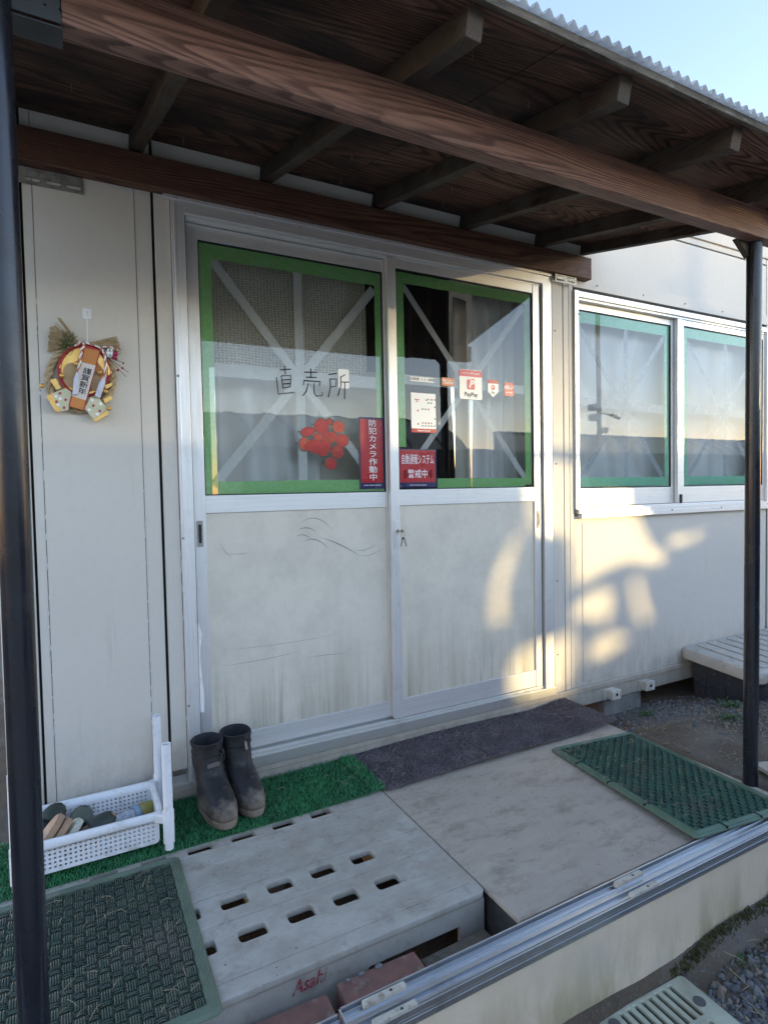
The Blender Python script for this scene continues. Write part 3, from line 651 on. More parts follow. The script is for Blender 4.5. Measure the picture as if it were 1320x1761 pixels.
plate('header_band', [rrect(1.7315, 1.580, .060, .017)], .0003, CRIM, s, at=(0, SR-.0007, 0))
plate('round_mark', [ell(1.7315, 1.553, .011, .012, 16)], .0003, CRIM, s, at=(0, SR-.0007, 0))
plate('mark_cut', [[(1.728,1.549),(1.735,1.556),(1.7315,1.560),(1.724,1.553)]], .0002, WHT, s, at=(0, SR-.0011, 0))
text('brand_text', 'Pay', 1.7315, 1.530, SR-.0011, .016, GREYT, s, .0003)
s = sticker('payment_sticker', 'small crimson rounded square sticker nearest the right stile', 'sticker', [rrect(1.826, 1.551, .058, .064, .010)], CRIM, SR)
text('brand_text', 'd払い', 1.826, 1.559, SR-.0009, .0235, WHT, s, .0006)
mb = MB()
for i in (-1, 0, 1): mb.tube([(1.826+i*.013, SR-.0012, 1.536), (1.826+i*.013, SR-.0004, 1.536)], .0035, 10)
mb.build('dots', WHT, s)
s = sticker('opening_label', 'thin white label strip with tiny grey print above the notice', 'sticker', [rrect(1.346, 1.5625, .124, .021, .001)], WHT, SR)
text('small_print', '営業時間  Ａ Ａ  24時間', 1.346, 1.5625, SR-.0009, .012, GREYT, s, .0002)
s = sticker('payment_sticker', 'small orange rounded sticker between the white label and the largest sticker', 'sticker', [rrect(1.480, 1.562, .066, .036, .006)], ORG, SR)
text('small_print', '電子マネー\nご利用可能', 1.480, 1.562, SR-.0009, .011, WHT, s, .0002)
s = sticker('notice_sheet', 'white payment notice sheet with rows of small logos and a red foot', 'notice', [rrect(1.351, 1.419, .126, .170, .001)], WHT, SR)
plate('red_foot', [rrect(1.351, 1.342, .126, .017)], .0003, RED, s, at=(0, SR-.0007, 0))
text('foot_text', 'Rakuten Payment', 1.351, 1.342, SR-.0011, .009, WHT, s, .0002)
text('brand_text', 'Rakuten\ncafe', 1.318, 1.472, SR-.0009, .0075, CRIM, s, .0002)
for m_, pts in ((BLUEP, [(1.376,1.463),(1.409,1.446),(1.409,1.395),(1.405,1.363)]), (GREYT, [(1.366,1.475),(1.39,1.463),(1.376,1.478),(1.409,1.478),(1.345,1.435),(1.36,1.435),(1.345,1.375),(1.36,1.375),(1.36,1.363),(1.375,1.363),(1.345,1.363),(1.39,1.363),(1.39,1.375)]), (CRIM, [(1.393,1.478),(1.376,1.435),(1.322,1.428),(1.322,1.37),(1.375,1.375)])):
    mb = MB()
    for x, z in pts: mb.box(x-.004, x+.004, SR-.0009, SR-.0001, z-.0035, z+.0035)
    mb.build('logo_rows', m_, s)
s = sticker('blank_card', 'white rounded blank card behind the last handwritten character', 'card', [rrect(.987, 1.545, .048, .078, .006)], WHT, SL+.0002)
# handwritten characters, drawn as marker strokes
def strokes(cx, cz, w_, h_, ss):
    for st in ss:
        pts = [(cx+(x-.5)*w_, cz+(.5-y)*h_) for x, y in st]
        mb.tube([(x, SL-.0004, z) for x, z in pts], .0021, 6)
s = thing('handwritten_sign', 'three black handwritten marker characters on the left door glass', 'lettering', (0, 0, 0))
for nm, cx, ss in (('zhoku', .725, [[(.28,.16),(.78,.10)],[(.50,.0),(.53,.30)],[(.34,.36),(.40,.78)],[(.34,.36),(.78,.32),(.74,.72),(.40,.78)],[(.38,.50),(.75,.46)],[(.40,.64),(.74,.60)],[(.12,.42),(.18,1.0),(.92,.90)]]),
                    ('uri', .835, [[(.18,.16),(.78,.14)],[(.48,.02),(.48,.34)],[(.25,.34),(.74,.32)],[(.12,.62),(.14,.46),(.92,.46),(.88,.60)],[(.34,.56),(.24,.84),(.06,1.0)],[(.62,.54),(.62,.88),(.70,.98),(1.0,.96),(1.02,.84)]]),
                    ('tokoro', .948, [[(.05,.18),(.46,.12)],[(.12,.34),(.14,.62),(.02,1.0)],[(.12,.34),(.44,.32),(.42,.58),(.14,.62)],[(.88,.14),(.62,.26)],[(.66,.24),(.66,.55),(.50,.92)],[(.66,.42),(1.08,.40)],[(.86,.42),(.84,1.02)]])):
    mb = MB(); strokes(cx+.012, 1.522, .088, .112, ss); mb.build('character', INK, s)
# strawberries cut-out sticker
STB = NT('strawberry_print'); _t = STB; _v = _t.new('ShaderNodeTexVoronoi'); _v.inputs['Scale'].default_value = 170; _t.link(_t.co, _v.inputs[0])
_c = _t.mix(_t.rng(_t.noise(25, None, 3), .4, .65), (.38,.006,.006), (.36,.025,.008)); _c = _t.mix(_t.rng(_v.outputs['Distance'], .0, .16, .6, 0), _c, (.6,.3,.08))
STB = _t.fin(_c, .3); HIL = simple('print_highlight', (.75,.35,.28), rough=.3); DGR = simple('print_dark_green', (.03,.06,.03), rough=.4); YLW = simple('print_unripe', (.46,.09,.02), (.42,.015,.01), 30, .3)
s = thing('strawberry_sticker', 'cut-out sticker of a heap of red strawberries on the left door', 'sticker')
SX = lambda u: .790+(u-510)*.00266*.92*.31; SZ = lambda v: 1.374-(v-620)*.00077
def SP(u, v): return (.785+(u-410)*.000435*1.0, 1.378-(v-620)*.000425)
berries = [(640,690,70,70,0,STB),(810,690,60,58,0,YLW),(505,745,68,42,.2,STB),(700,800,95,60,.3,STB),(845,820,65,62,0,STB),(470,860,50,62,0,YLW),(560,880,78,62,0,STB),(640,880,88,95,.4,STB),(795,930,62,62,0,STB),(725,1040,58,58,.5,STB),(600,790,42,30,0,YLW),(720,640,30,32,0,STB)]
mb = MB()
for (u, v, a, b, r_, m_) in berries:
    for j in range(5):
        an = random.uniform(0, 6.28); x, z = SP(u+a*1.0*math.cos(an), v+b*1.0*math.sin(an)); l = .012
        pts = [(x+l*math.cos(an+.5*k), z+l*math.sin(an+.5*k)) for k in (-.6, 0, .6)]; mb.add([(x-.004, SL+.0003, z), (pts[0][0], SL+.0003, pts[0][1]), (pts[1][0]*1.0, SL+.0003, pts[1][1]), (pts[2][0], SL+.0003, pts[2][1])], [(0,1,2,3)])
mb.build('calyx_leaves', DGR, s)
for i, (u, v, a, b, r_, m_) in enumerate(berries):
    x, z = SP(u, v)
    pts = []
    for t in [2*math.pi*k/20 for k in range(20)]:
        q = 1-.16*max(0, -math.sin(t))**2*abs(math.cos(t)); px, pz = a*math.cos(t)*q*.000435, b*math.sin(t)*.000425
        pts.append((x+px*math.cos(r_)-pz*math.sin(r_), z+px*math.sin(r_)+pz*math.cos(r_)))
    plate('berry_outline', [[(x+(p[0]-x)*1.07, z+(p[1]-z)*1.07) for p in pts]], .0002, DGR, s, at=(0, SL-.0002-.00006*i, 0))
    q = plate('berry', [pts], .0002, m_, s, at=(0, SL-.0003-.00006*i, 0)); mb = MB()
    for k in range(5):
        hx, hz = x+random.uniform(-.5,.4)*a*.000435, z+random.uniform(-.1,.65)*b*.000425; mb.tube([(hx, SL-.0007-.00006*i, hz), (hx, SL-.0005-.00006*i, hz)], random.uniform(.0007,.0016), 6)
    for k in range(3 if i % 2 else 0):
        an = random.uniform(.6, 2.4); hx, hz = x+.55*a*.000435*math.cos(an), z+.6*b*.000425*math.sin(an); mb.add([(hx-.004, SL-.0006-.00006*i, hz), (hx, SL-.0006-.00006*i, hz+.0015), (hx+.005, SL-.0006-.00006*i, hz+.003), (hx, SL-.0006-.00006*i, hz-.0025)], [(0,1,2,3)], 1)
    mb.build('highlight', [HIL, DGR], q)

# ------------------------------------------------------------ new year wreath
def WP(u, v, d=0.0): return Vector((.055+(u-700)*.000233, -.012-d, 1.683-(v-110-.085*(u-700))*.000258))
hk = thing('adhesive_hook', 'small square clear adhesive hook above the wreath', 'hook', (0, 0, 0))
plate('hook_plate', [rrect(.055, 1.682, .0265, .034, .002)], .003, WHITEP, hk, at=(0, -.0016, 0))
mb = MB(); mb.tube([(.055,-.005,1.690),(.055,-.008,1.678),(.055,-.012,1.674),(.055,-.013,1.680)], .002, 8); mb.build('hook_prong', WHITEP, hk, smooth=True)
wr = thing('new_year_wreath', 'straw new year wreath with red, gold and white paper ornaments', 'wreath', (0, 0, 0))
STRAWR = simple('wreath_straw', (.50,.38,.22), (.34,.25,.14), 60, .8, stretch=(1,1,3)); GOLD = simple('gold_foil', (.74,.46,.13), (.62,.36,.10), 20, .32, .55)
ORNG = simple('orange_paper', (.62,.24,.05), (.56,.20,.04), 12, .5); REDP = simple('red_paper', (.55,.03,.03), rough=.5); CREAM = simple('patterned_paper', (.66,.60,.42), (.55,.56,.36), 30, .5)
MAGE = simple('berry_magenta', (.35,.02,.07), rough=.35); PINE = simple('pine_needles', (.05,.08,.03), (.10,.11,.03), 60, .7)
mb = MB()
for st in range(3):   # twisted rope ring
    pts = []
    for i in range(61):
        a = 2*math.pi*i/60; ph = a*9+st*2.094; c = WP(600+395*math.cos(a), 930+400*math.sin(a)); n_ = Vector((math.cos(a), 0, -math.sin(a)))
        pts.append(c+n_*.0065*math.cos(ph)+Vector((0,-.0065*math.sin(ph)-.002,0)))
    mb.tube(pts, .0068, 6, cap=False)
mb.build('straw_ring', STRAWR, wr, smooth=True)
def fan(base, ends, n, name='straw_fan', jit=14):
    mb = MB()
    for i in range(n):
        t = i/(n-1); e0, e1 = ends
        u = e0[0]+(e1[0]-e0[0])*t+random.uniform(-jit, jit); v = e0[1]+(e1[1]-e0[1])*t+random.uniform(-jit, jit)
        b = WP(base[0]+random.uniform(-10,10), base[1]+random.uniform(-20,20), .004+.012*random.random()); e = WP(u, v, .002+.02*random.random())
        mid = (b+e)/2+Vector((0,0,.003*random.uniform(-1,1))); mb.tube([b, mid, e], [.0012,.0014,.0013], 5)
    mb.build(name, STRAWR, wr)
fan((570,510), ((205,600),(250,300)), 60); fan((560,480), ((340,190),(370,200)), 8, jit=10); fan((250+480,510), ((1105,590),(1060,420)), 55); fan((600,500), ((215,420),(300,270)), 20)
mb = MB()
for i in range(70):
    b = WP(470+random.uniform(-90,60), 480+random.uniform(-60,120), .02); a = random.uniform(-2.6, -.4) if i % 2 else random.uniform(1.5, 3.4)
    mb.tube([b, b+Vector((math.cos(a)*.022, -.004*random.random(), -math.sin(a)*.024))], .0006, 4)
mb.build('pine_sprig', PINE, wr)
def wplate(name, pts, d, mat, th=.0012, par=wr):
    q = [(WP(u, v).x, WP(u, v).z) for u, v in pts]; return plate(name, [q], th, mat, par, at=(0, -.012-d, 0))
def wel(cu, cv, a, b, n=28, r_=0): return ell(cu, cv, a, b, n, r_)
wplate('red_disc', wel(640, 840, 320, 320), .012, REDP, .002)
wplate('gold_disc', wel(640, 845, 300, 300), .0145, GOLD)
wplate('orange_disc', wel(650, 850, 270, 265), .0160, ORNG)
wplate('gold_fan', [(330,800),(420,660),(560,585),(620,600),(560,720),(470,760),(400,850)], .0180, GOLD)
wplate('gold_fan', [(820,650),(930,760),(985,880),(940,910),(860,820),(800,730)], .0180, GOLD)
wplate('tan_plate', wel(470, 900, 100, 150), .0195, simple('tan_paper', (.45,.30,.14), rough=.5))
wplate('tan_plate', wel(760, 980, 70, 120), .0195, simple('tan_paper_right', (.42,.27,.12), rough=.5))
mb = MB()
for c, a, b in (((640,850),325,325),((640,850),290,300)):
    mb.tube([WP(c[0]+a*math.cos(t), c[1]+b*math.sin(t), .0185) for t in [2*math.pi*i/48 for i in range(49)]], .0016, 5, cap=False)
mb.build('red_cord', REDP, wr)
wplate('paper_fan', [(165,1150),(400,1060),(465,1110),(425,1330),(340,1345),(270,1345)], .022, GOLD)
cp_ = wplate('paper_card', [(240,1120),(400,1070),(470,1110),(425,1330),(340,1345)], .0235, CREAM)
cp2 = wplate('paper_card', [(700,1180),(800,1190),(910,1340),(730,1462),(620,1320)], .0235, CREAM)
wplate('gold_roll', [(720,1470),(900,1360),(930,1400),(760,1490)], .020, GOLD, .004); wplate('gold_roll', [(860,1210),(960,1170),(985,1210),(880,1265)], .020, GOLD, .004)
wplate('gold_roll', [(880,1040),(980,1010),(985,1040),(905,1090)], .020, GOLD, .004); wplate('gold_roll', [(220,960),(290,940),(345,1060),(285,1080)], .020, GOLD, .004)
mb = MB()
for u, v in ((330,1125),(395,1205),(285,1225),(372,1300),(732,1290),(812,1362)):
    for k in range(5):
        a = k*1.257; c = WP(u+11*math.cos(a), v+11*math.sin(a), .0250); mb.tube([c, c+Vector((0,-.0006,0))], .0021, 7)
mb.build('plum_flowers', CRIM, cp_)
mb = MB()
for u, v in ((280,1160),(330,1190),(300,1265),(720,1220),(825,1270),(680,1340),(780,1400)):
    c = WP(u, v, .0250); mb.tube([c, c+Vector((0,-.0005,0))], .0052, 8)
mb.build('white_flowers', WHT, cp2)
wplate('banner_edge', [(640,530),(850,600),(615,1350),(425,1290)], .0255, REDP, .0015)
bn = wplate('banner', [(655,575),(835,610),(600,1340),(440,1290)], .0275, ORNG)
wplate('banner_paper', [(612,750),(780,795),(640,1225),(468,1160)], .0290, simple('washi', (.72,.62,.55), (.70,.66,.62), 10, .5))
ANG = math.atan2(-(430*.000258), -(150*.000233))
for ch, (u, v) in zip('謹賀新年', ((672,870),(645,950),(622,1035),(598,1115))):
    p = WP(u, v); text('character', ch, p.x, p.z, -.0427, .0255, INK, bn, .0003, 1.0, .85, rot=R(-15))
mb = MB()   # twisted cords
def cord(pts, r_=.0035):
    P_ = [WP(u, v, d) for u, v, d in pts]; dense = []
    for i in range(len(P_)-1):
        for k in range(8): dense.append(P_[i].lerp(P_[i+1], k/8))
    for st in range(2):
        mb.tube([p+Vector((math.cos(i*.9+st*3.14)*r_*.6, math.sin(i*.9+st*3.14)*r_*.6, 0)) for i, p in enumerate(dense)], r_*.75, 6, k=st)
cord([(560,870,.034),(590,730,.034),(610,610,.034),(650,530,.03),(600,500,.03),(530,560,.03)]); cord([(890,940,.034),(910,760,.034),(895,650,.034),(850,570,.03),(700,520,.03),(600,495,.03)]); cord([(1060,600,.03),(960,560,.03),(850,560,.03)])
mb.build('twisted_cord', [WHT, simple('cord_pink', (.6,.28,.2), rough=.6)], wr, smooth=True)
TASM = simple('tassel_white', (.70,.70,.76), (.55,.56,.66), 60, .6, stretch=(6,1,1))
for (u0, v0, u1, v1) in ((555,880,515,1150),(885,940,785,1190)):
    mb = MB(); mb.tube([WP(u0, v0, .034), WP((u0*2+u1)/3, (v0*2+v1)/3, .036), WP(u1, v1, .034)], [.004, .0095, .0085], 12); mb.build('tassel', TASM, wr, smooth=True, auto=50)
for u, v in ((125,1030),(362,912),(540,768),(828,880),(930,1335),(890,1118)):
    mb = MB(); bm = bmesh.new(); bmesh.ops.create_uvsphere(bm, u_segments=12, v_segments=8, radius=.0078); c = WP(u, v, .030)
    mb.add([x.co+c for x in bm.verts], [tuple(q.index for q in f.verts) for f in bm.faces]); bm.free(); mb.build('gold_bell', GOLD, wr, smooth=True)
mb = MB(); mb.tube([WP(140,1030,.028), WP(230,1030,.014)], .0005, 4); mb.build('bell_wire', GOLD, wr)
mb = MB()
for u, v, r_ in ((1035,650,.009),(1010,690,.007),(1060,855,.0045),(1120,830,.004),(1135,770,.003),(910,740,.005),(1040,710,.005)):
    bm = bmesh.new(); bmesh.ops.create_uvsphere(bm, u_segments=10, v_segments=7, radius=r_); c = WP(u, v, .030)
    mb.add([x.co+c for x in bm.verts], [tuple(q.index for q in f.verts) for f in bm.faces]); bm.free()
mb.build('red_berries', MAGE, wr, smooth=True)
mb = MB()
for k in range(6):
    a = k*1.05; c = WP(965+22*math.cos(a), 640+40*math.sin(a), .031); mb.tube([c, c+Vector((0,-.002,0))], .0055, 8)
mb.build('white_blossom', WHT, wr)
mb = MB()
for e in ((1200,885),(1165,940),(1110,640),(1140,760)): mb.tube([WP(930,690,.028), WP(e[0],e[1],.028)], .0008, 4)
mb.build('twigs', INK, wr)
mb = MB(); mb.tube([(.055,-.013,1.676), WP(690,500,.008)], .0012, 5); mb.build('hanging_string', WHT, wr)

# ------------------------------------------------------------ canopy
ca = thing('porch_canopy', 'dark timber porch canopy with corrugated roofing on black posts', 'canopy')
def post(p0, p1):
    mb = MB(); mb.tube([p0, p1], .0243, 32); return mb.build('post', POST, ca, smooth=True, auto=60)
post((-.0965, -1.0, -.36), (-.0885, -1.0, 1.905)); post((2.121, -.94, -.10), (2.107, -.955, 1.922))
mb = MB(); mb.bar((-.40, -.972, 1.946), (2.325, -.972, 1.967), .045, .098); b_ = mb.build('front_beam', BEAM, ca, bevel=.003)
mb = MB(); mb.box(-.40, 2.318, -.045, -.001, 2.118, 2.224); mb.build('wall_beam', LEDGER, ca, bevel=.004)
SL_ = .226
def rz(y, off=0): return 2.230+SL_*(y+.045)+off
for xw, xe in ((.219,.285),(.666,.722),(1.132,1.146),(1.566,1.572),(2.003,1.985),(2.45,2.42)) [:5]:
    mb = MB(); a = Vector((xw, -.004, rz(-.004, .0275))); b = Vector((xe, -1.215, rz(-1.215, .0275))); mb.bar(a, b, .040, .055)
    mb.build('rafter', RAFT, ca, bevel=.002)
mb = MB(); mb.bar((-.25, -.004, rz(-.004,.0275)), (-.25, -1.215, rz(-1.215,.0275)), .04, .055); mb.build('rafter', RAFT, ca, bevel=.002)
mb = MB(); mb.bar((2.30, -.004, rz(-.004,.034)), (2.30, -1.19, rz(-1.19,.034)), .036, .042); mb.build('rafter', RAFT, ca, bevel=.002)
def slab(x0, x1, y0, y1, o0, o1): # sloped sheet
    return [(x0,y0,rz(y0,o0)),(x1,y0,rz(y0,o0)),(x1,y1,rz(y1,o0)),(x0,y1,rz(y1,o0)),(x0,y0,rz(y0,o1)),(x1,y0,rz(y0,o1)),(x1,y1,rz(y1,o1)),(x0,y1,rz(y1,o1))]
CUB = [(0,3,2,1),(4,5,6,7),(0,1,5,4),(1,2,6,5),(2,3,7,6),(3,0,4,7)]
for x0, x1, xo in ((-.45, .9435, 0), (.9465, 3.6, .001)):
    x1_ = min(x1, 2.345) ; mb = MB(); mb.add(slab(x0, x1_, -1.235, -.004, .0555, .0665), CUB); mb.build('soffit_board', PLY, ca)
mb = MB(); mb.add(slab(-.45, 2.5, -1.250, -1.2352, .053, .072), CUB); mb.build('eave_board', EDGEW, ca, bevel=.001)
mb = MB(); nxc = 1200; ys_ = (-1.262, -.9, -.5, -.004); x0, x1 = -.45, 2.36
vs = [(x0+(x1-x0)*i/nxc, y, rz(y, .0815)+.0085*math.sin(2*math.pi*(x0+(x1-x0)*i/nxc)/.0332)+.002*math.sin(i*.021)) for y in ys_ for i in range(nxc+1)]
mb.add(vs, [(j*(nxc+1)+i, j*(nxc+1)+i+1, (j+1)*(nxc+1)+i+1, (j+1)*(nxc+1)+i) for j in range(3) for i in range(nxc)])
o = mb.build('corrugated_roofing', ROOFS, ca, smooth=True); o.modifiers.new('s', 'SOLIDIFY').thickness = .001
# brackets
o = plate('beam_bracket', [rrect(-.035, 0, .085, .078, .003)]+[ell(-.06+.022*i, .02-.018*j, .0025, .0025, 8) for i in range(4) for j in range(3)], .003, DSTEEL, ca, at=(0, -.9955, 1.935))
mb = MB(); mb.box(-.0775, .0085, -.998, -.946, 1.888, 1.8905); mb.build('bracket_flange', DSTEEL, o)
def slotplate(x0, x1, z0, z1, y):
    loops = [rrect((x0+x1)/2, (z0+z1)/2, x1-x0, z1-z0, .002)]; n_ = max(2, int((x1-x0)/.05)); st = (x1-x0)/n_
    for i in range(n_):
        cx = x0+st*(i+.5); loops.append(rrect(cx, z0+(z1-z0)*.30, st*.72, .009, .0042)); loops.append(rrect(cx, z0+(z1-z0)*.80, st*.6, .003, .0014, 2))
        for dx in (-.3, .3): loops.append(ell(cx+dx*st, z0+(z1-z0)*.58, .002, .002, 8))
    return plate('slotted_bracket', loops, .0025, STEEL, ca, at=(0, y, 0))
slotplate(-.17, .058, 2.066, 2.117, -.004); slotplate(2.085, 2.225, 2.080, 2.1175, -.030)
# corner gusset at right post
mb = MB(); mb.add([(2.02,-.948,1.921),(2.09,-.948,1.921),(2.09,-.948,1.868),(2.02,-.930,1.921),(2.09,-.930,1.921),(2.09,-.930,1.868)], [(0,1,2),(5,4,3),(0,3,4,1),(1,4,5,2),(2,5,3,0)]); mb.build('post_gusset', RAFT, ca)
# nails and chips
mb = MB()
for x, y in [(.03,-.3),(.35,-.62),(.36,-.1),(.5,-.1),(.86,-.35),(.93,-.1),(1.3,-.3),(1.38,-.12),(1.8,-.3),(1.85,-.7),(.8,-1.1),(1.05,-1.0)]:
    mb.tube([(x, y, rz(y,.055)), (x+.001, y, rz(y,.035))], .0008, 4)
mb.build('nail_points', STEEL, ca)

# ------------------------------------------------------------ deck: board, pallet, mats
bo = thing('deck_board', 'large weathered grey plywood deck board in front of the door', 'board', (1.53, -.55, 0))
mb = MB(); mb.box(.9475-1.53, 2.115-1.53, -1.052+.55, -.02+.55, -.014, -.001); mb.build('board_top', BOARD, bo, bevel=.002)
mb = MB(); mb.box(.955-1.53, .985-1.53, -1.045+.55, -.05+.55, -.15, -.0145); mb.box(2.07-1.53, 2.10-1.53, -1.045+.55, -.05+.55, -.15, -.0145); mb.box(.9855-1.53, 2.0695-1.53, -1.045+.55, -1.02+.55, -.15, -.0145); mb.box(1.5-1.53, 1.53-1.53, -1.0195+.55, -.05+.55, -.15, -.0145); mb.build('board_frame', SIDEW, bo)

pl = thing('plastic_pallet', 'grey plastic pallet with rectangular slots and a faded red logo on its edge', 'pallet', (.33, -.45, 0))
px0, px1, py0, py1 = -.16-.33, .943-.33, -.922+.45, -.03+.45
px0 = -.285-.33
holes = []
hw, hh = .072, .046
for cy_ in (-.343, -.625, -.757, -.06):
    for i in range(8):
        cx = {-.343: .300+.132*(i-2), -.06: .3+.132*(i-2)}.get(cy_, (.338+.126*(i-3) if cy_ == -.625 else .352+.126*(i-3)))
        if cx+hw/2 < px1+.33-.1 and cx-hw/2 > px0+.33+.03: holes.append(rrect(cx-.33, cy_+.45, hw, hh, .010, 3))
o = plate('pallet_deck', [rrect((px0+px1)/2, (py0+py1)/2, px1-px0, py1-py0, .018, 4)]+holes, .020, PALLET, pl, xf=Matrix.Identity(4), at=(0, 0, -.0202), bevel=.003)
# slot liners (short tubes below each slot)
# raised ribs between the slot rows
mb = MB()
for y, hgt, wd in ((-.372,.0022,.012),(-.442,.0015,.010),(-.530,.0015,.010),(-.575,.0022,.014),(-.690,.0025,.012),(-.873,.0025,.008)):
    mb.box(px0+.02, px1-.02, y+.45-wd/2, y+.45+wd/2, -.0005, hgt)
mb.build('top_ribs', PALLET, pl, bevel=.0012)
# skirt and feet: front face with fork openings
sk = [[(px0+.004,-.145),(px1-.004,-.145),(px1-.004,-.0206),(px0+.004,-.0206)], rrect(.725-.33, -.108, .27, .073, .006, 3), rrect(-.02-.33, -.108, .36, .073, .006, 3)]
plate('pallet_skirt', sk, .012, PALLET, pl, at=(0, py0+.016, 0))
sk = [[(-1.0*py1+.004,-.145),(-py0-.02,-.145),(-py0-.02,-.0165),(-py1+.004,-.0165)]]
feet = [(px1-.016, px1-.004, py0+.017, py0+.16), (px1-.016, px1-.004, py0+.30, py1-.3), (px1-.016, px1-.004, py1-.16, py1-.01)]
feet += [(cx-.05, cx+.05, cy_-.05, cy_+.05) for cx in (px0+.1, (px0+px1)/2+.13, px1-.09) for cy_ in ((py0+py1)/2, py1-.12)]
for a, b, c, d_ in feet: mb = MB(); mb.box(a, b, c, d_, -.145, -.0206); mb.build('pallet_foot', PALLET, pl, bevel=.004)
text('pallet_logo', 'Asahi', .437-.33, -.044, py0+.0025, .046, simple('faded_red', (.30,.035,.045), (.33,.28,.25), 45, .7, lo=.50, hi=.66), pl, .0004, .82, 1.0, shear=.35, rot=R(3))

def bristle(name, label, cat, fx0, fx1, fy0, fy1, z, h, step, mat, bm_, warp=None, edge=.004, wdt=.0016, curl=.5, group=None):
    o = thing(name, label, cat, (0, 0, 0), group)
    W_ = warp or (lambda x, y: 0.0)
    mb = MB(); n_ = 24; mm = 5; vs = []
    for j in range(mm+1):
        for i in range(n_+1):
            x = fx0+(fx1-fx0)*i/n_; y = fy0+(fy1-fy0)*j/mm; vs.append((x, y, z+.0015+W_(x, y)))
    mb.add(vs, [(j*(n_+1)+i, j*(n_+1)+i+1, (j+1)*(n_+1)+i+1, (j+1)*(n_+1)+i) for j in range(mm) for i in range(n_)])
    q = mb.build('mat_backing', bm_, o, smooth=True); q.modifiers.new('s', 'SOLIDIFY').thickness = .003
    mb = MB(); x = fx0
    while x < fx1:
        y = fy0
        while y < fy1:
            xx, yy = x+random.uniform(-.4,.4)*step, y+random.uniform(-.4,.4)*step; zz = z+.001+W_(xx, yy)
            a = random.uniform(0, 6.28); c, s_ = math.cos(a)*wdt, math.sin(a)*wdt; hh_ = h*random.uniform(.7, 1.1); lx, ly = random.gauss(0, curl*h), random.gauss(0, curl*h)
            mb.add([(xx-c, yy-s_, zz), (xx+c, yy+s_, zz), (xx+c*.7+lx*.5, yy+s_*.7+ly*.5, zz+hh_*.75), (xx+lx, yy+ly, zz+hh_), (xx-c*.7+lx*.5, yy-s_*.7+ly*.5, zz+hh_*.75)], [(0,1,2,4),(4,2,3)])
            y += step
        x += step
    # ragged teeth along the front edge
    x = fx0
    while x < fx1:
        zz = z+W_(x, fy0); l = edge*random.uniform(.4, 1.6); mb.add([(x-.001, fy0+.002, zz+.004), (x+.001, fy0+.002, zz+.004), (x+.001, fy0-l, zz+.001), (x-.001, fy0-l, zz+.001)], [(0,1,2,3)]); x += random.uniform(.003, .009)
    mb.build('bristles', mat, o)
    return o
tw = lambda x, y: .006*max(0, noise.noise(Vector((x*3, y*3, 0))))+(.006 if x > .9 else 0)
bristle('turf_mat', 'bright green artificial turf strip along the foot of the wall', 'mat', -.26, .955, -.322, -.026, .001, .013, .0046, TURFM, TURFB, tw, .010, .0014, .55)
def bw(x, y): return .005+.007*max(0, math.sin((x-.95)*5.2))+.025*sst(1.95, 2.12, x)*sst(-.34,-.2,-abs(y+.18)*1.0) if False else .004+.010*abs(math.sin((x-.96)*3.3))+.012*sst(1.9, 2.1, x)
for i, (a, b, lb) in enumerate(((.958,1.425,'brown grey bristle mat tile touching the green turf strip'),(1.429,1.885,'middle brown grey bristle mat tile below the right door'),(1.889,2.135,'short brown grey bristle mat tile curling up at the far right end'))):
    bristle('bristle_mat', lb, 'mat', a, b, -.335, -.022, .002, .0055, .0040, BROWNM, BROWNB, bw, .008, .0017, .5, 'bristle mats in front of the door')

def braid(name, label, W_, H_, cell, fr, mat, emat, loc, rot, th=.012, seam=None, tilt=0):
    """woven rubber mat: checker of triple-cord arches inside a bevelled rim; origin at back-left, y towards the front negative"""
    o = thing(name, label, 'mat', loc, None, (tilt, 0, rot))
    mb = MB(); nx_, ny_ = int((W_-2*fr)/cell), int((H_-2*fr)/cell); cx_, cy_ = (W_-2*fr)/nx_, (H_-2*fr)/ny_
    for i in range(nx_):
        for j in range(ny_):
            x = fr+(i+.5)*cx_; y = -fr-(j+.5)*cy_; along = (i+j) % 2
            hgt = th*(.50 if along else .95)*random.uniform(.85, 1.1)
            ln = cx_*.52 if along else cy_*.60; ll = cy_*.15 if along else cx_*.205; nk = 2 if along else 4; ox = random.uniform(-.03,.03)*cell
            for k in range(nk):
                kk = k-(nk-1)/2; jt = random.uniform(-.0005, .0005); pts = []
                for t in (-1, -.8, -.45, 0, .45, .8, 1):
                    a = t*ln; zz = .001+hgt*(1-abs(t)**3.2)+jt
                    pts.append((x+a, y+kk*ll*1.6+jt, zz) if along else (x+kk*ll+ox, y+a, zz))
                mb.tube(pts, cell*(.085 if along else .088), 5)
    mb.build('braided_surface', mat, o, smooth=True)
    mb = MB(); mb.box(fr*.6, W_-fr*.6, -H_+fr*.6, -fr*.6, .0005, .0022); mb.build('mat_base', mat, o)
    rg = lambda d, z: [(x, y, z) for x, y in rrect(W_/2, -H_/2, W_-2*d, H_-2*d, max(.018-d*.4, .004), 5)]
    prof = [(0,.0005),(.001,.004),(.006,.0075)]
    for k in range(5): prof += [(fr*(.25+.14*k), .0085+.0009), (fr*(.30+.14*k), .0085-.0003)]
    prof += [(fr*.97,.009),(fr,.0005)]
    mb = MB(); mb.loft([rg(d, z) for d, z in prof], cap0=False, cap1=False); mb.build('mat_rim', emat, o)
    if seam:
        for s_ in seam: mb = MB(); mb.box(*s_); mb.build('rim_seam', GAPM, o)
    return o
braid('rubber_mat', 'dark green braided rubber mat with straw on the pallet by the left post', .505, .60, .0235, .030, GRUB, GEDGE, (-.268, -.357, .002), 0, .010)
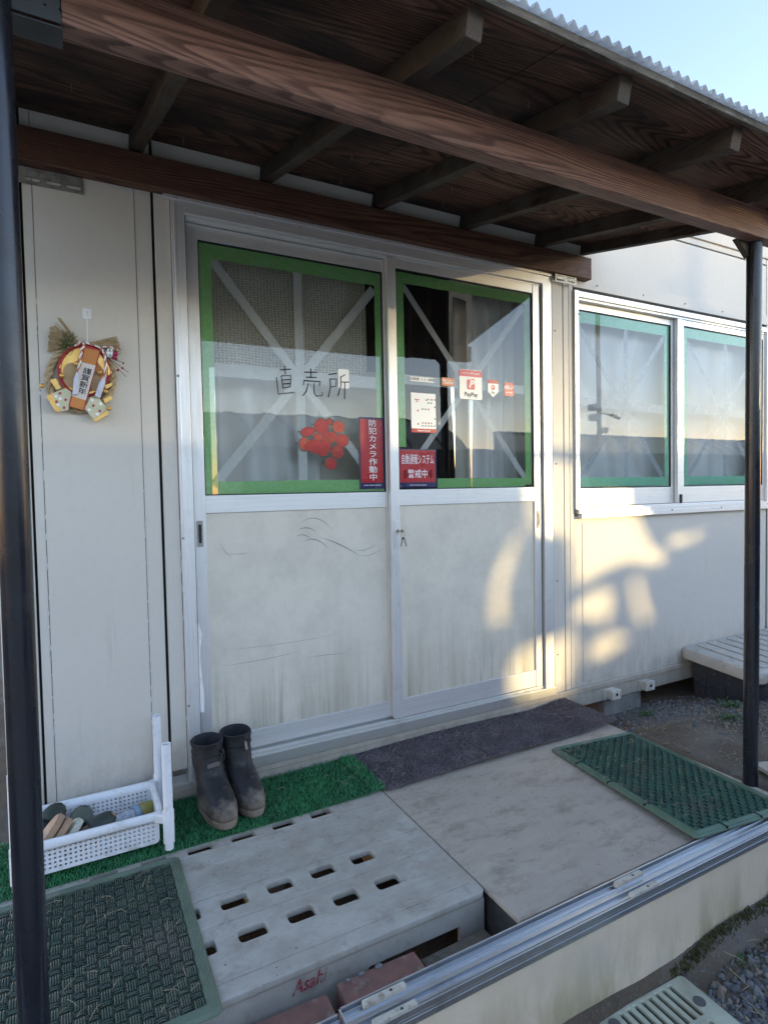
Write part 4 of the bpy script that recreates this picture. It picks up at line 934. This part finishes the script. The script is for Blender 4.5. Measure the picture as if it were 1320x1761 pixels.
braid('rubber_mat', 'green woven rubber mat with pale rim lying askew on the deck board', .425, .705, .0175, .026, GRUB2, GEDGE2, (1.695, -.378, .0015), R(-6.9), .008, tilt=R(-1.45),
      seam=[(-.001,.0265,-.3305,-.3285,.004,.0115),(-.001,.0265,-.5005,-.4985,.004,.0115),(-.001,.0265,-.1605,-.1585,.004,.0115),(.1285,.1305,-.706,-.679,.004,.0115),(.2785,.2805,-.706,-.679,.004,.0115)])

# bricks
def brick(x, y, z, L, W_, H_, rot, mat, label, cat='brick', chips=0):
    mb = MB(); mb.box(-L/2, L/2, -W_/2, W_/2, -H_, 0); o = mb.build('brick', mat, bevel=.003); o.location = (x, y, z); o.rotation_euler = (0, 0, R(rot)); tag(o, label, cat)
brick(.595, -.998, -.050, .205, .100, .060, -1.5, BRICK, 'reddish brick lying between pallet front and aluminium track')
brick(.362, -1.000, -.055, .205, .100, .062, -2, BRICK, 'dark red brick, leftmost, partly cut by the bottom of the photo')
brick(.815, -1.00, -.075, .20, .095, .060, 2, BRICK2, 'brown mossy block in the gap right of the red bricks')
for n_, (x, z) in enumerate(((.52,-.05),(.555,-.05),(.60,-.05))):
    mb = MB(); bm = bmesh.new(); bmesh.ops.create_icosphere(bm, subdivisions=2, radius=.004+.0013*n_)
    mb.add([(v.co.x*1.4*(1+.2*random.random())+x, v.co.y*(1+.2*random.random())-.952, v.co.z*.6+z+.002) for v in bm.verts], [tuple(q.index for q in f.verts) for f in bm.faces]); bm.free()
    o = mb.build('pebble', STONE); tag(o, ('smallest grey crumb on the back edge of the red brick','middle grey crumb on the back edge of the red brick','largest grey crumb on the back edge of the red brick')[n_], 'pebble')

# border: old aluminium-framed panels set on edge
def border(x0, x1, label, z=0.0, dy=0.0, rot=0):
    o = thing('border_panel', label, 'panel', (x0, -1.112+dy, z), None, (0, 0, R(rot))); L = x1-x0
    mb = MB(); mb.box(0, L, -.036, -.031, -.40, -.002); mb.build('panel_sheet', BORDER, o)
    mb = MB(); mb.box(0, L, -.041, .036, -.002, .004)
    for a, b, h_ in ((-.041,-.037,.0175),(-.0206,-.0275,.010),(-.012,-.008,.0155),(.0075,.0115,.0135),(.024,.0265,.012),(.032,.036,.0175)): mb.box(0, L, a, b, .004, h_)
    mb.box(0, L, -.012, .0115, .0, .0039); mb.box(0, L, -.0079, .0074, .0041, .010)
    mb.box(0, L, -.042, -.0365, -.016, -.0021); mb.box(0, L, .031, .036, -.03, -.0021)
    mb.build('track_rail', ALUW, o, bevel=.0008)
    mb = MB(); mb.box(-.004, -.0002, -.041, .036, -.38, .015); mb.build('end_cap', ALUW, o, bevel=.0008)
    return o
b1 = border(.448, 2.75, 'beige panel on edge with aluminium sliding track along its top')
b2 = border(-.6, .4385, 'short bluish aluminium track piece left of the long border panel', -.004, -.006)
CLIP = simple('clip_plastic', (.50,.46,.38), (.42,.38,.31), 30, .6, c3=(.2,.16,.11), s3=40)
for x, y in ((.542,.0175),(.540,-.0325),(1.292,.0175),(1.290,-.0325)):
    mb = MB(); mb.box(x-.050-.448, x+.050-.448, y-.008, y+.007, .006, .0225)
    mb.tube([(x+.015-.448, y-.001, .0224),(x+.015-.448, y-.001, .0236)], .0035, 8, k=1)
    mb.build('track_clip', [CLIP, DSTEEL], b1, bevel=.0035, seg=3)

# green grate at the bottom right
gr = thing('duckboard', 'pale green plastic slotted duckboard with dark round plug on gravel', 'duckboard', (1.412, -1.163, -.246), None, (0, R(0), R(-2)))
loops = [rrect(-.155, -.115, .31, .225, .014, 4)]
for i in range(8): loops.append(rrect(-.062-.0255*i, -.062, .0125, .095, .002, 2))
for i in range(8): loops.append(rrect(-.062-.0255*i, -.172, .0125, .085, .002, 2))
plate('duckboard_top', loops, .014, GRATE, gr, xf=Matrix.Identity(4), at=(0, 0, -.014), bevel=.003)
mb = MB()
mb.box(-.308, -.002, -.226, -.218, -.05, -.0143); mb.box(-.010, -.002, -.2175, -.0125, -.05, -.0143); mb.box(-.308, -.300, -.2175, -.0125, -.05, -.0143); mb.box(-.308, -.002, -.012, -.004, -.05, -.0143)
mb.build('duckboard_skirt', GRATE, gr, bevel=.003)
for x, y in ((-.035,-.082),(-.278,-.030),(-.278,-.20)):
    mb = MB(); mb.tube([(x, y, -.0005), (x, y, .0015)], .0155, 24); mb.build('rubber_plug', simple('plug_grey', (.10,.095,.09), rough=.7), gr)

# concrete block and plank
mb = MB(); mb.box(2.44, 2.725, .0, .15, -.20, -.0485); o = mb.build('concrete_block', CONC, bevel=.004); tag(o, 'grey concrete block supporting the cabin base beside the deck', 'block')
mb = MB(); mb.box(0, .5, -.5, 0, -.01, .006); o = mb.build('wood_board', simple('pale_board', (.42,.36,.30), (.32,.27,.22), 12, .8, stretch=(1,8,1)), bevel=.002)
o.location = (2.30, -.845, gz(2.4,-.9)+.012); o.rotation_euler = (0, 0, R(-20)); tag(o, 'thin pale wooden board corner on the soil beyond the right post', 'board')

# ------------------------------------------------------------ storage box
sb = thing('storage_box', 'dark storage box with ribbed cream lid against the cabin wall', 'storage box', (3.1, -.02, -.133), None, (R(5.5), 0, 0))
BOXD = simple('box_plastic_dark', (.035,.037,.045), (.028,.03,.037), 8, .55, c3=(.09,.085,.08), s3=30); LID = simple('lid_plastic', (.47,.44,.38), (.38,.36,.32), 7, .5, c3=(.22,.20,.17), s3=18)
mb = MB(); mb.loft([[(x, y-.18, z) for x, y in rrect(.55, 0, 1.10-2*i_, .36-2*i_, .02, 3)] for z, i_ in ((-.03,.022),(.10,.010),(.235,0))])
mb.build('box_body', BOXD, sb)
mb = MB()
for z in (.095, .17): mb.box(.004, .007, -.355, -.01, z, z+.004); mb.box(.02, 1.08, -.3665, -.3625, z, z+.004)
for y in (-.10, -.21, -.32): mb.box(.004, .0075, y, y+.005, .0, .232)
mb.build('body_ribs', BOXD, sb)
mb = MB(); mb.loft([[(x, y-.18, z) for x, y in rrect(.55, 0, 1.19-2*i_, .45-2*i_, .05, 5)] for z, i_ in ((.222,.0),(.258,-.004),(.278,.004),(.285,.016))]); lid = mb.build('lid', LID, sb, smooth=True, auto=35)
mb = MB()
for i in range(11): mb.box(.045+.095*i, .045+.095*i+.078, -.370, .005, .2853, .2925)
mb.build('lid_ribs', LID, lid, bevel=.005, seg=3)

# ------------------------------------------------------------ white basket with pipes
bk = thing('white_basket', 'white plastic perforated basket on four pipe legs, part of a shelf', 'basket', (0, 0, 0))
bx0, bx1, by0, by1 = -.155, .192, -.292, -.082
for lx, ly in ((.216,-.318),(-.176,-.312),(.218,-.062),(-.176,-.060)):
    zt_ = .335
    mb = MB(); n_ = 24
    rg = lambda r_, z: [(lx+r_*math.cos(2*math.pi*i/n_), ly+r_*math.sin(2*math.pi*i/n_), z) for i in range(n_)]
    mb.loft([rg(.0125,.012), rg(.0125,.030), rg(.0160,.033), rg(.0165,.13), rg(.0145,.134), rg(.0140,.134+.001), rg(.0140,zt_), rg(.0115,zt_), rg(.0115,.2)], cap0=True, cap1=True)
    mb.build('leg', WHITEP, bk, smooth=True, auto=35)
ROTX = WALLM
def face_holes(u0, u1, n, w0, w1, m, s_=.0062):
    return [rrect(u0+(u1-u0)*i/(n-1), w0+(w1-w0)*j/(m-1), s_, s_, .0012, 2) for i in range(n) for j in range(m)]
slopeF = Matrix.Rotation(R(0), 4, 'X')
plate('front_side', [rrect((bx0+bx1)/2, .067, bx1-bx0, .082, .012, 3)]+face_holes(bx0+.018, bx1-.018, 25, .040, .091, 5), .0025, WHITEP, bk, at=(0, by0, 0))
plate('back_side', [rrect((bx0+bx1)/2, .067, bx1-bx0, .082, .012, 3)]+face_holes(bx0+.018, bx1-.018, 25, .040, .091, 5), .0025, WHITEP, bk, at=(0, by1, 0))
XM = Matrix(((0,0,-1,0),(1,0,0,0),(0,1,0,0),(0,0,0,1)))
for x in (bx0+.0025, bx1): plate('end_side', [rrect((by0+by1)/2, .067, by1-by0-.006, .082, .010, 3)], .0025, WHITEP, bk, xf=XM, at=(x, 0, 0))
plate('basket_floor', [rrect((bx0+bx1)/2, (by0+by1)/2, bx1-bx0-.008, by1-by0-.008, .01, 3)]+face_holes(bx0+.02, bx1-.02, 22, by0+.02, by1-.02, 12, .007), .0025, WHITEP, bk, xf=Matrix.Identity(4), at=(0, 0, .027))
mb = MB(); rl = lambda d, z: [(x, y, z) for x, y in rrect((bx0+bx1)/2, (by0+by1)/2, bx1-bx0+2*d, by1-by0+2*d, .02+d, 5)]
mb.loft([rl(.000,.098), rl(.011,.096), rl(.013,.104), rl(.012,.119), rl(.006,.123), rl(-.003,.121), rl(-.004,.100)], cap0=False, cap1=False)
mb.build('rim', WHITEP, bk, smooth=True)
for lx, ly in ((.216,-.318),(-.176,-.312),(.218,-.062),(-.176,-.060)):
    mb = MB(); cx_, cy_ = (bx1 if lx > 0 else bx0), (by0 if ly < -.2 else by1); mb.bar((cx_-.01*(1 if lx>0 else -1), cy_, .106), (lx, ly, .106), .024, .028)
    mb.build('corner_lug', WHITEP, bk, bevel=.004)
# sandals, clog and bottle in the basket
TAN = simple('cork_sole', (.42,.28,.18), (.33,.22,.14), 20, .7); OLV = simple('olive_upper', (.10,.115,.085), (.07,.085,.065), 14, .6); PALE = simple('pale_sole', (.50,.50,.40), rough=.6); DKG = simple('dark_green_upper', (.03,.04,.032), rough=.6)
def sandal(loc, rot, label, upper, sole, L=.20, W_=.07, strap=True):
    o = thing('sandal', label, 'sandal', loc, None, rot)
    out = [(L*.5*math.cos(t)*(1 if math.cos(t) > 0 else .95), W_*.5*math.sin(t)*(1-.18*(1-math.cos(t))*.5)) for t in [2*math.pi*i/28 for i in range(28)]]
    plate('sole', [out], .016, sole, o, xf=Matrix.Identity(4), bevel=.003)
    plate('footbed', [[(x*.94, y*.92) for x, y in out]], .003, upper if not strap else sole, o, xf=Matrix.Identity(4), at=(0, 0, .0162))
    if strap:
        mb = MB(); vs = []
        q_ = L/.2; xs_ = [.012*q_, .03*q_, .055*q_, .078*q_, .094*q_]; 
        for k, x in enumerate(xs_):
            hw_ = W_*.5*(1-(x/(L*.55))**4); hz = (.040, .042, .036, .024, .006)[k]*max(q_, .75)
            for t in [math.pi*i/8 for i in range(9)]: vs.append((x, hw_*math.cos(t), .012+hz*math.sin(t)))
        mb.add(vs, [(k*9+i, k*9+i+1, (k+1)*9+i+1, (k+1)*9+i) for k in range(4) for i in range(8)])
        q = mb.build('upper', upper, o, smooth=True); q.modifiers.new('s', 'SOLIDIFY').thickness = .003
    return o
sandal((-.108, -.245, .092), (0, R(-50), R(6)), 'tan soled sandal stood on its heel nearest the left post', TAN, TAN, .16, .062, False)
sandal((-.086, -.247, .084), (0, R(-48), R(6)), 'second tan soled sandal stood between the tan and the pale one', TAN, TAN, .145, .060, False)
sandal((-.058, -.245, .078), (0, R(-44), R(8)), 'pale green soled sandal leaning on the tan ones in the basket', PALE, PALE, .135, .062, False)
sandal((.006, -.238, .072), (R(38), R(-27), R(14)), 'brown clog with gaping dark upper lying mid basket', DKG, TAN, .165, .066)
sandal((-.110, -.135, .075), (R(20), R(-35), R(50)), 'dark green sandal at the back left of the basket', DKG, DKG, .15)
sandal((-.030, -.150, .060), (R(35), R(-40), R(60)), 'olive sandal with gaping upper behind the brown clog', OLV, DKG, .13)
bt = thing('bottle', 'crumpled clear plastic bottle with olive gold nose in the basket', 'bottle', (.066, -.190, .064), None, (0, R(-5), R(16)))
t_ = NT('crumpled_clear'); CLEAR = t_.fin(t_.mix(t_.rng(t_.noise(60, None, 5), .4, .6), (.50,.54,.60), (.30,.33,.38)), .15, 0, t_.bump(t_.noise(55, None, 4, .6, 1.5), 1.0, .01), .6)
mb = MB(); n_ = 20
rgx = lambda x, r_: [(x, r_*math.cos(2*math.pi*i/n_)*(1+.05*noise.noise(Vector((x*60, i*.8, 0)))), r_*.85*math.sin(2*math.pi*i/n_)*(1+.05*noise.noise(Vector((x*60, i*.8, 4))))) for i in range(n_)]
mb.loft([rgx(-.035,.016)]+[rgx(-.03+.0075*k, .025-.002*(k % 2)) for k in range(14)]); mb.build('bottle_body', CLEAR, bt, smooth=True)
mb = MB(); mb.loft([rgx(.068,.0275), rgx(.080,.0275), rgx(.086,.026)]); mb.build('blue_band', simple('band_blue', (.10,.24,.38), (.3,.36,.4), 40, .4), bt, smooth=True)
mb = MB(); mb.loft([rgx(.0862,.0265), rgx(.105,.026), rgx(.125,.021), rgx(.140,.012), rgx(.144,.004)]); mb.build('gold_nose', simple('olive_gold', (.30,.25,.05), (.22,.19,.05), 20, .35), bt, smooth=True)

# ------------------------------------------------------------ rubber boots
def boot(loc, rot, label, variant):
    o = thing('rubber_boot', label, 'boot', loc, 'pair of muddy dark rubber boots on the turf', (0, 0, rot))
    def ring(z, yb, yf, hw_, n=32, wr_=0):
        cy_ = (yb+yf)/2; hl = (yb-yf)/2; out = []
        for i in range(n):
            t = 2*math.pi*i/n; c, s_ = math.cos(t), math.sin(t)
            k = 1+(.10*(-s_) if hl > .08 else 0)   # broader towards the toe
            r_ = 1+wr_*noise.noise(Vector((c*2.2+variant*7, s_*2.2, z*26)))
            out.append((hw_*k*math.copysign(abs(c)**.9, c)*r_, cy_+hl*math.copysign(abs(s_)**.9, s_)*r_, z))
        return out
    mb = MB()
    mb.loft([ring(z, yb, yf, hw_) for z, yb, yf, hw_ in ((.0,.050,-.194,.044),(.004,.053,-.200,.0475),(.022,.054,-.202,.0495),(.026,.053,-.201,.0485))])
    mb.build('sole', BOOT, o, smooth=True, auto=45)
    prof = [(.0255,.052,-.200,.048),(.040,.053,-.202,.050),(.058,.052,-.196,.0495),(.074,.050,-.178,.048),(.088,.047,-.150,.0465),(.102,.045,-.118,.046),(.116,.046,-.088,.0465),(.130,.048,-.070,.047),(.150,.052,-.060,.0495),(.172,.054,-.056,.051),(.184,.051,-.053,.0485),(.194,.054,-.056,.051),(.204,.051,-.053,.049),(.216,.056,-.058,.0525),(.226,.057,-.060,.053)]
    mb = MB(); mb.loft([ring(z, yb, yf, hw_, 40, (.075 if z > .1 else .045) if z > .06 else .02) for z, yb, yf, hw_ in prof], cap0=True, cap1=False)
    q = mb.build('boot_shaft', BOOT, o, smooth=True)
    # inner lining
    mb = MB(); pin = [(.226,.057,-.060,.053),(.229,.054,-.057,.050),(.224,.050,-.053,.047),(.20,.045,-.048,.043),(.15,.044,-.048,.042),(.09,.042,-.05,.04)]
    mb.loft([ring(z, yb, yf, hw_, 40, .05) for z, yb, yf, hw_ in pin], cap0=False, cap1=True); mb.build('lining', LINING, o, smooth=True)
    mb = MB()
    mb.tube([(.0+.05*math.cos(a)*1.02, -.002+.056*math.sin(a)*1.02, .189+.002*math.sin(a*3)) for a in [2*math.pi*i/40 for i in range(41)]], .0022, 6, cap=False)
    if variant: mb.tube([(.012,-.060,.190),(.016,-.068,.165),(.014,-.078,.135),(.006,-.10,.112),(.0,-.125,.100)], .0016, 6)
    else: mb.tube([(.034,-.048,.195),(.042,-.054,.178),(.036,-.060,.166),(.029,-.060,.170),(.033,-.054,.190)], .0022, 6)
    mb.build('drawcord', BLACK, o)
    mb = MB(); mb.tube([(.013,-.064,.205),(.015,-.068,.178)] if variant else [(.034,-.052,.200),(.038,-.056,.188)], [.005,.004], 10); mb.build('cord_lock', STEEL if variant else BLACK, o)
    if not variant: mb = MB(); mb.box(-.022,.020,-.0655,-.060,.152,.166); mb.build('badge', simple('boot_badge', (.13,.12,.11), rough=.6), o, bevel=.002)
    return o
boot((.372, -.118, .0135), R(8), 'left dark rubber boot with muddy toe, nearer the camera', 0)
boot((.476, -.092, .0135), R(6), 'right dark rubber boot with cord and metal toggle, nearer the wall', 1)

# ------------------------------------------------------------ behind the camera (greenhouses and pole seen in the glass, plus added light blockers)
FILM = simple('greenhouse_film', (.85,.80,.72), (.75,.70,.62), .8, .35, stretch=(1,2,2)); translucent(FILM, (.85,.80,.7), .5); RIBM = simple('greenhouse_pipe', (.14,.13,.12), rough=.5, metal=.5)
def tunnel(x0, x1, yc, W_, H_, zlow, label, film_end=True):
    o = thing('greenhouse', label, 'greenhouse', ((x0+x1)/2, yc, -.3), 'tunnel greenhouses behind the photographer'); cx_ = (x0+x1)/2
    side = 1.9
    def prof(t):   # t 0..1 over the arch above the side opening
        a = math.pi*t; return (W_/2*math.cos(a), side-.3+(H_-side+.3)*math.sin(a))
    mb = MB(); n_ = 28; m_ = 12; vs = []
    for j in range(m_+1):
        for i in range(n_+1):
            y, z = prof(i/n_); sag = .03*math.sin(j*2.1+i*.4); vs.append((x0-cx_+(x1-x0)*j/m_, y, z+sag*.3))
    for i_, s_ in ((0, 1), (n_, -1)): pass
    mb.add(vs, [(j*(n_+1)+i, j*(n_+1)+i+1, (j+1)*(n_+1)+i+1, (j+1)*(n_+1)+i) for j in range(m_) for i in range(n_)])
    q = mb.build('plastic_film', FILM, o, smooth=True)
    mb = MB(); k = x0
    while k <= x1:
        mb.tube([(k-cx_, y*1.004, z+.015) for y, z in [prof(i/20) for i in range(21)]], .028, 5); 
        for s_ in (-1, 1): mb.tube([(k-cx_, s_*W_/2, -.05), (k-cx_, s_*W_/2, side-.3)], .02, 5)
        k += .9
    mb.tube([(x0-cx_, 0, H_+.02), (x1-cx_, 0, H_+.02)], .03, 6)
    mb.build('arch_frame', RIBM, o)
    mb = MB()
    for xx in (x0, x1):
        ps = [prof(i/20) for i in range(21)]; mb.add([(xx-cx_, y, z) for y, z in ps]+[(xx-cx_, y, side-.3) for y, z in ps], [(i, i+1, 22+i, 21+i) for i in range(20)])
    mb.build('end_wall', FILM, o)
    return o
tunnel(-22, 8.4, -12.2, 6.4, 3.3, 0, 'nearer tunnel greenhouse ending opposite the sliding door')
tunnel(26, 70, -17.5, 7.0, 3.75, 0, 'farther tunnel greenhouse opposite the window')
tunnel(10.5, 27.2, -30.5, 6.4, 3.5, 0, 'farthest tunnel greenhouse seen in the gap between the others')
up_ = thing('utility_pole', 'slender steel yard pole with lamps and boxes behind the photographer', 'pole', (9.3, -6.1, -.3))
YEL = simple('pole_paint', (.80,.74,.58), rough=.5)
mb = MB(); mb.tube([(0,0,0),(0,0,7.5)], .045, 16); mb.build('pole_shaft', YEL, up_, smooth=True)
for dx, z, s_ in ((-.14,2.95,.13),(-.13,2.75,.14),(-.1,2.25,.13),(.1,2.5,.12),(.14,1.95,.14)):
    mb = MB(); mb.box(dx-s_*.5, dx+s_*.5, -.1, .1, z-s_*.45, z+s_*.45); mb.bar((0,0,z),(dx,0,z),.03,.03); mb.build('meter_box', YEL, up_, bevel=.02)
mb = MB(); mb.bar((0,0,2.85),(.25,.1,2.80),.03,.03); mb.bar((.22,.1,2.81),(.42,.14,2.74),.09,.05); mb.build('floodlight', STEEL, up_, bevel=.02)
# added blockers beyond the greenhouses: low sun passes only through their gap
k_ = math.tan(R(SUN_EL))/math.cos(R(45))
gx0_, gx1_ = 60.6, 65.2; gz0_, gz1_ = -1.0+60*k_, 1.22+60*k_
BLOCKW = simple('blocker_siding', (.66,.61,.54), (.54,.50,.45), .6, .6, stretch=(4,1,.3)); BLOCKR = simple('blocker_roof', (.36,.35,.34), (.28,.28,.28), .5, .5)
def light_blocker(x0, x1, h_, label):
    o = thing('light_blocker', label, 'light_blocker', (x0, -60, -.35), 'added light blockers beyond the greenhouses'); L = x1-x0; mb = MB(); mb.box(0, L, -.9, .6, 0, h_)
    k = .4
    while k < L: mb.box(k, k+.12, .601, .66, 0, h_-.1); k += 1.2
    mb.build('blocker_face', BLOCKW, o)
    mb = MB(); mb.add([(-.2,-1.0,h_+.1),(L+.2 if x1 < 60 else L,-1.0,h_+.1),(L+.2 if x1 < 60 else L,.9,h_+.12),(-.2 if x0 < 60 else 0,.9,h_+.12),(-.2 if x0 < 60 else 0,-.2,h_+.45),(L,-.2,h_+.45)], [(0,1,5,4),(4,5,2,3),(0,4,3),(1,2,5)]); mb.build('blocker_roof', BLOCKR, o)
    return o
light_blocker(-60, 34, 4.2, 'lowest and longest pale box at the left of the added blocker row'); light_blocker(34.4, 50, 6.3, 'middle height added blocker box between the low and tall ones')
sa = light_blocker(50.3, gx0_, 8.7, 'tall pale box added to block the sun left of the gap'); light_blocker(gx1_, 170, 8.7, 'tall long pale box added to block the sun right of the gap')
mb = MB(); mb.box(gx0_-50.3, gx1_-50.3, -1, .5, 0, gz0_+.35); mb.box(gx0_-50.3, gx1_-50.3, -1, .5, gz1_+.35, 8.9); mb.build('gap_blocker', BLOCKW, sa)  # added fill below and above the gap, trims the sun beam
# unseen mask added to shape the sunlight; its holes cast the wall patches
nt = thing('sun_mask', 'unseen dark sheet on stakes, added so its holes shape the sun patches', 'mask', (0, 0, 0))
NY = -3.6; dxn = -NY*sdir.x/-sdir.y; dzn = -NY*sdir.z/-sdir.y
pat = [[(1.93,.93),(1.87,.80),(1.79,.70),(1.755,.58),(1.75,.46),(1.79,.43),(1.83,.45),(1.815,.58),(1.86,.70),(1.90,.80)],
       [(1.965,1.12),(2.02,1.18),(2.30,1.16),(2.66,1.07),(2.67,.95),(2.70,.86),(2.80,.72),(2.90,.68),(2.885,.62),(2.80,.635),(2.62,.665),(2.45,.63),(2.26,.56),(2.235,.68),(2.21,.80),(2.12,.83),(2.04,.84),(1.99,.90)],
       [(2.97,.76),(3.30,.80),(3.30,.765),(2.98,.71)],
       [(2.24,.46),(2.42,.53),(2.50,.50),(2.49,.42),(2.44,.32),(2.40,.40),(2.24,.40)],
       [(1.88,.28),(2.24,.33),(2.22,.14),(2.16,.05),(1.86,.07),(1.84,.16)],
       [(2.34,.255),(2.52,.28),(2.62,.25),(2.50,.20),(2.36,.18)],
       [(2.66,.56),(2.70,.58),(2.73,.46),(2.79,.33),(2.74,.32),(2.685,.42)]]
loops = [rrect(6.0, .62, 9.0, 1.88, 0)]+[[(x+dxn, z+dzn) for x, z in q] for q in pat]
plate('mask_sheet', loops, .004, simple('mask_dark', (.02,.022,.02), rough=.95), nt, at=(0, NY, 0))
mb = MB()
for x in (1.5, 3.3, 4.8, 7.2, 8.9, 10.5): mb.tube([(x, NY+.02, -.4), (x, NY+.02, 1.6)], .014, 8)
mb.build('mask_stake', RIBM, nt)
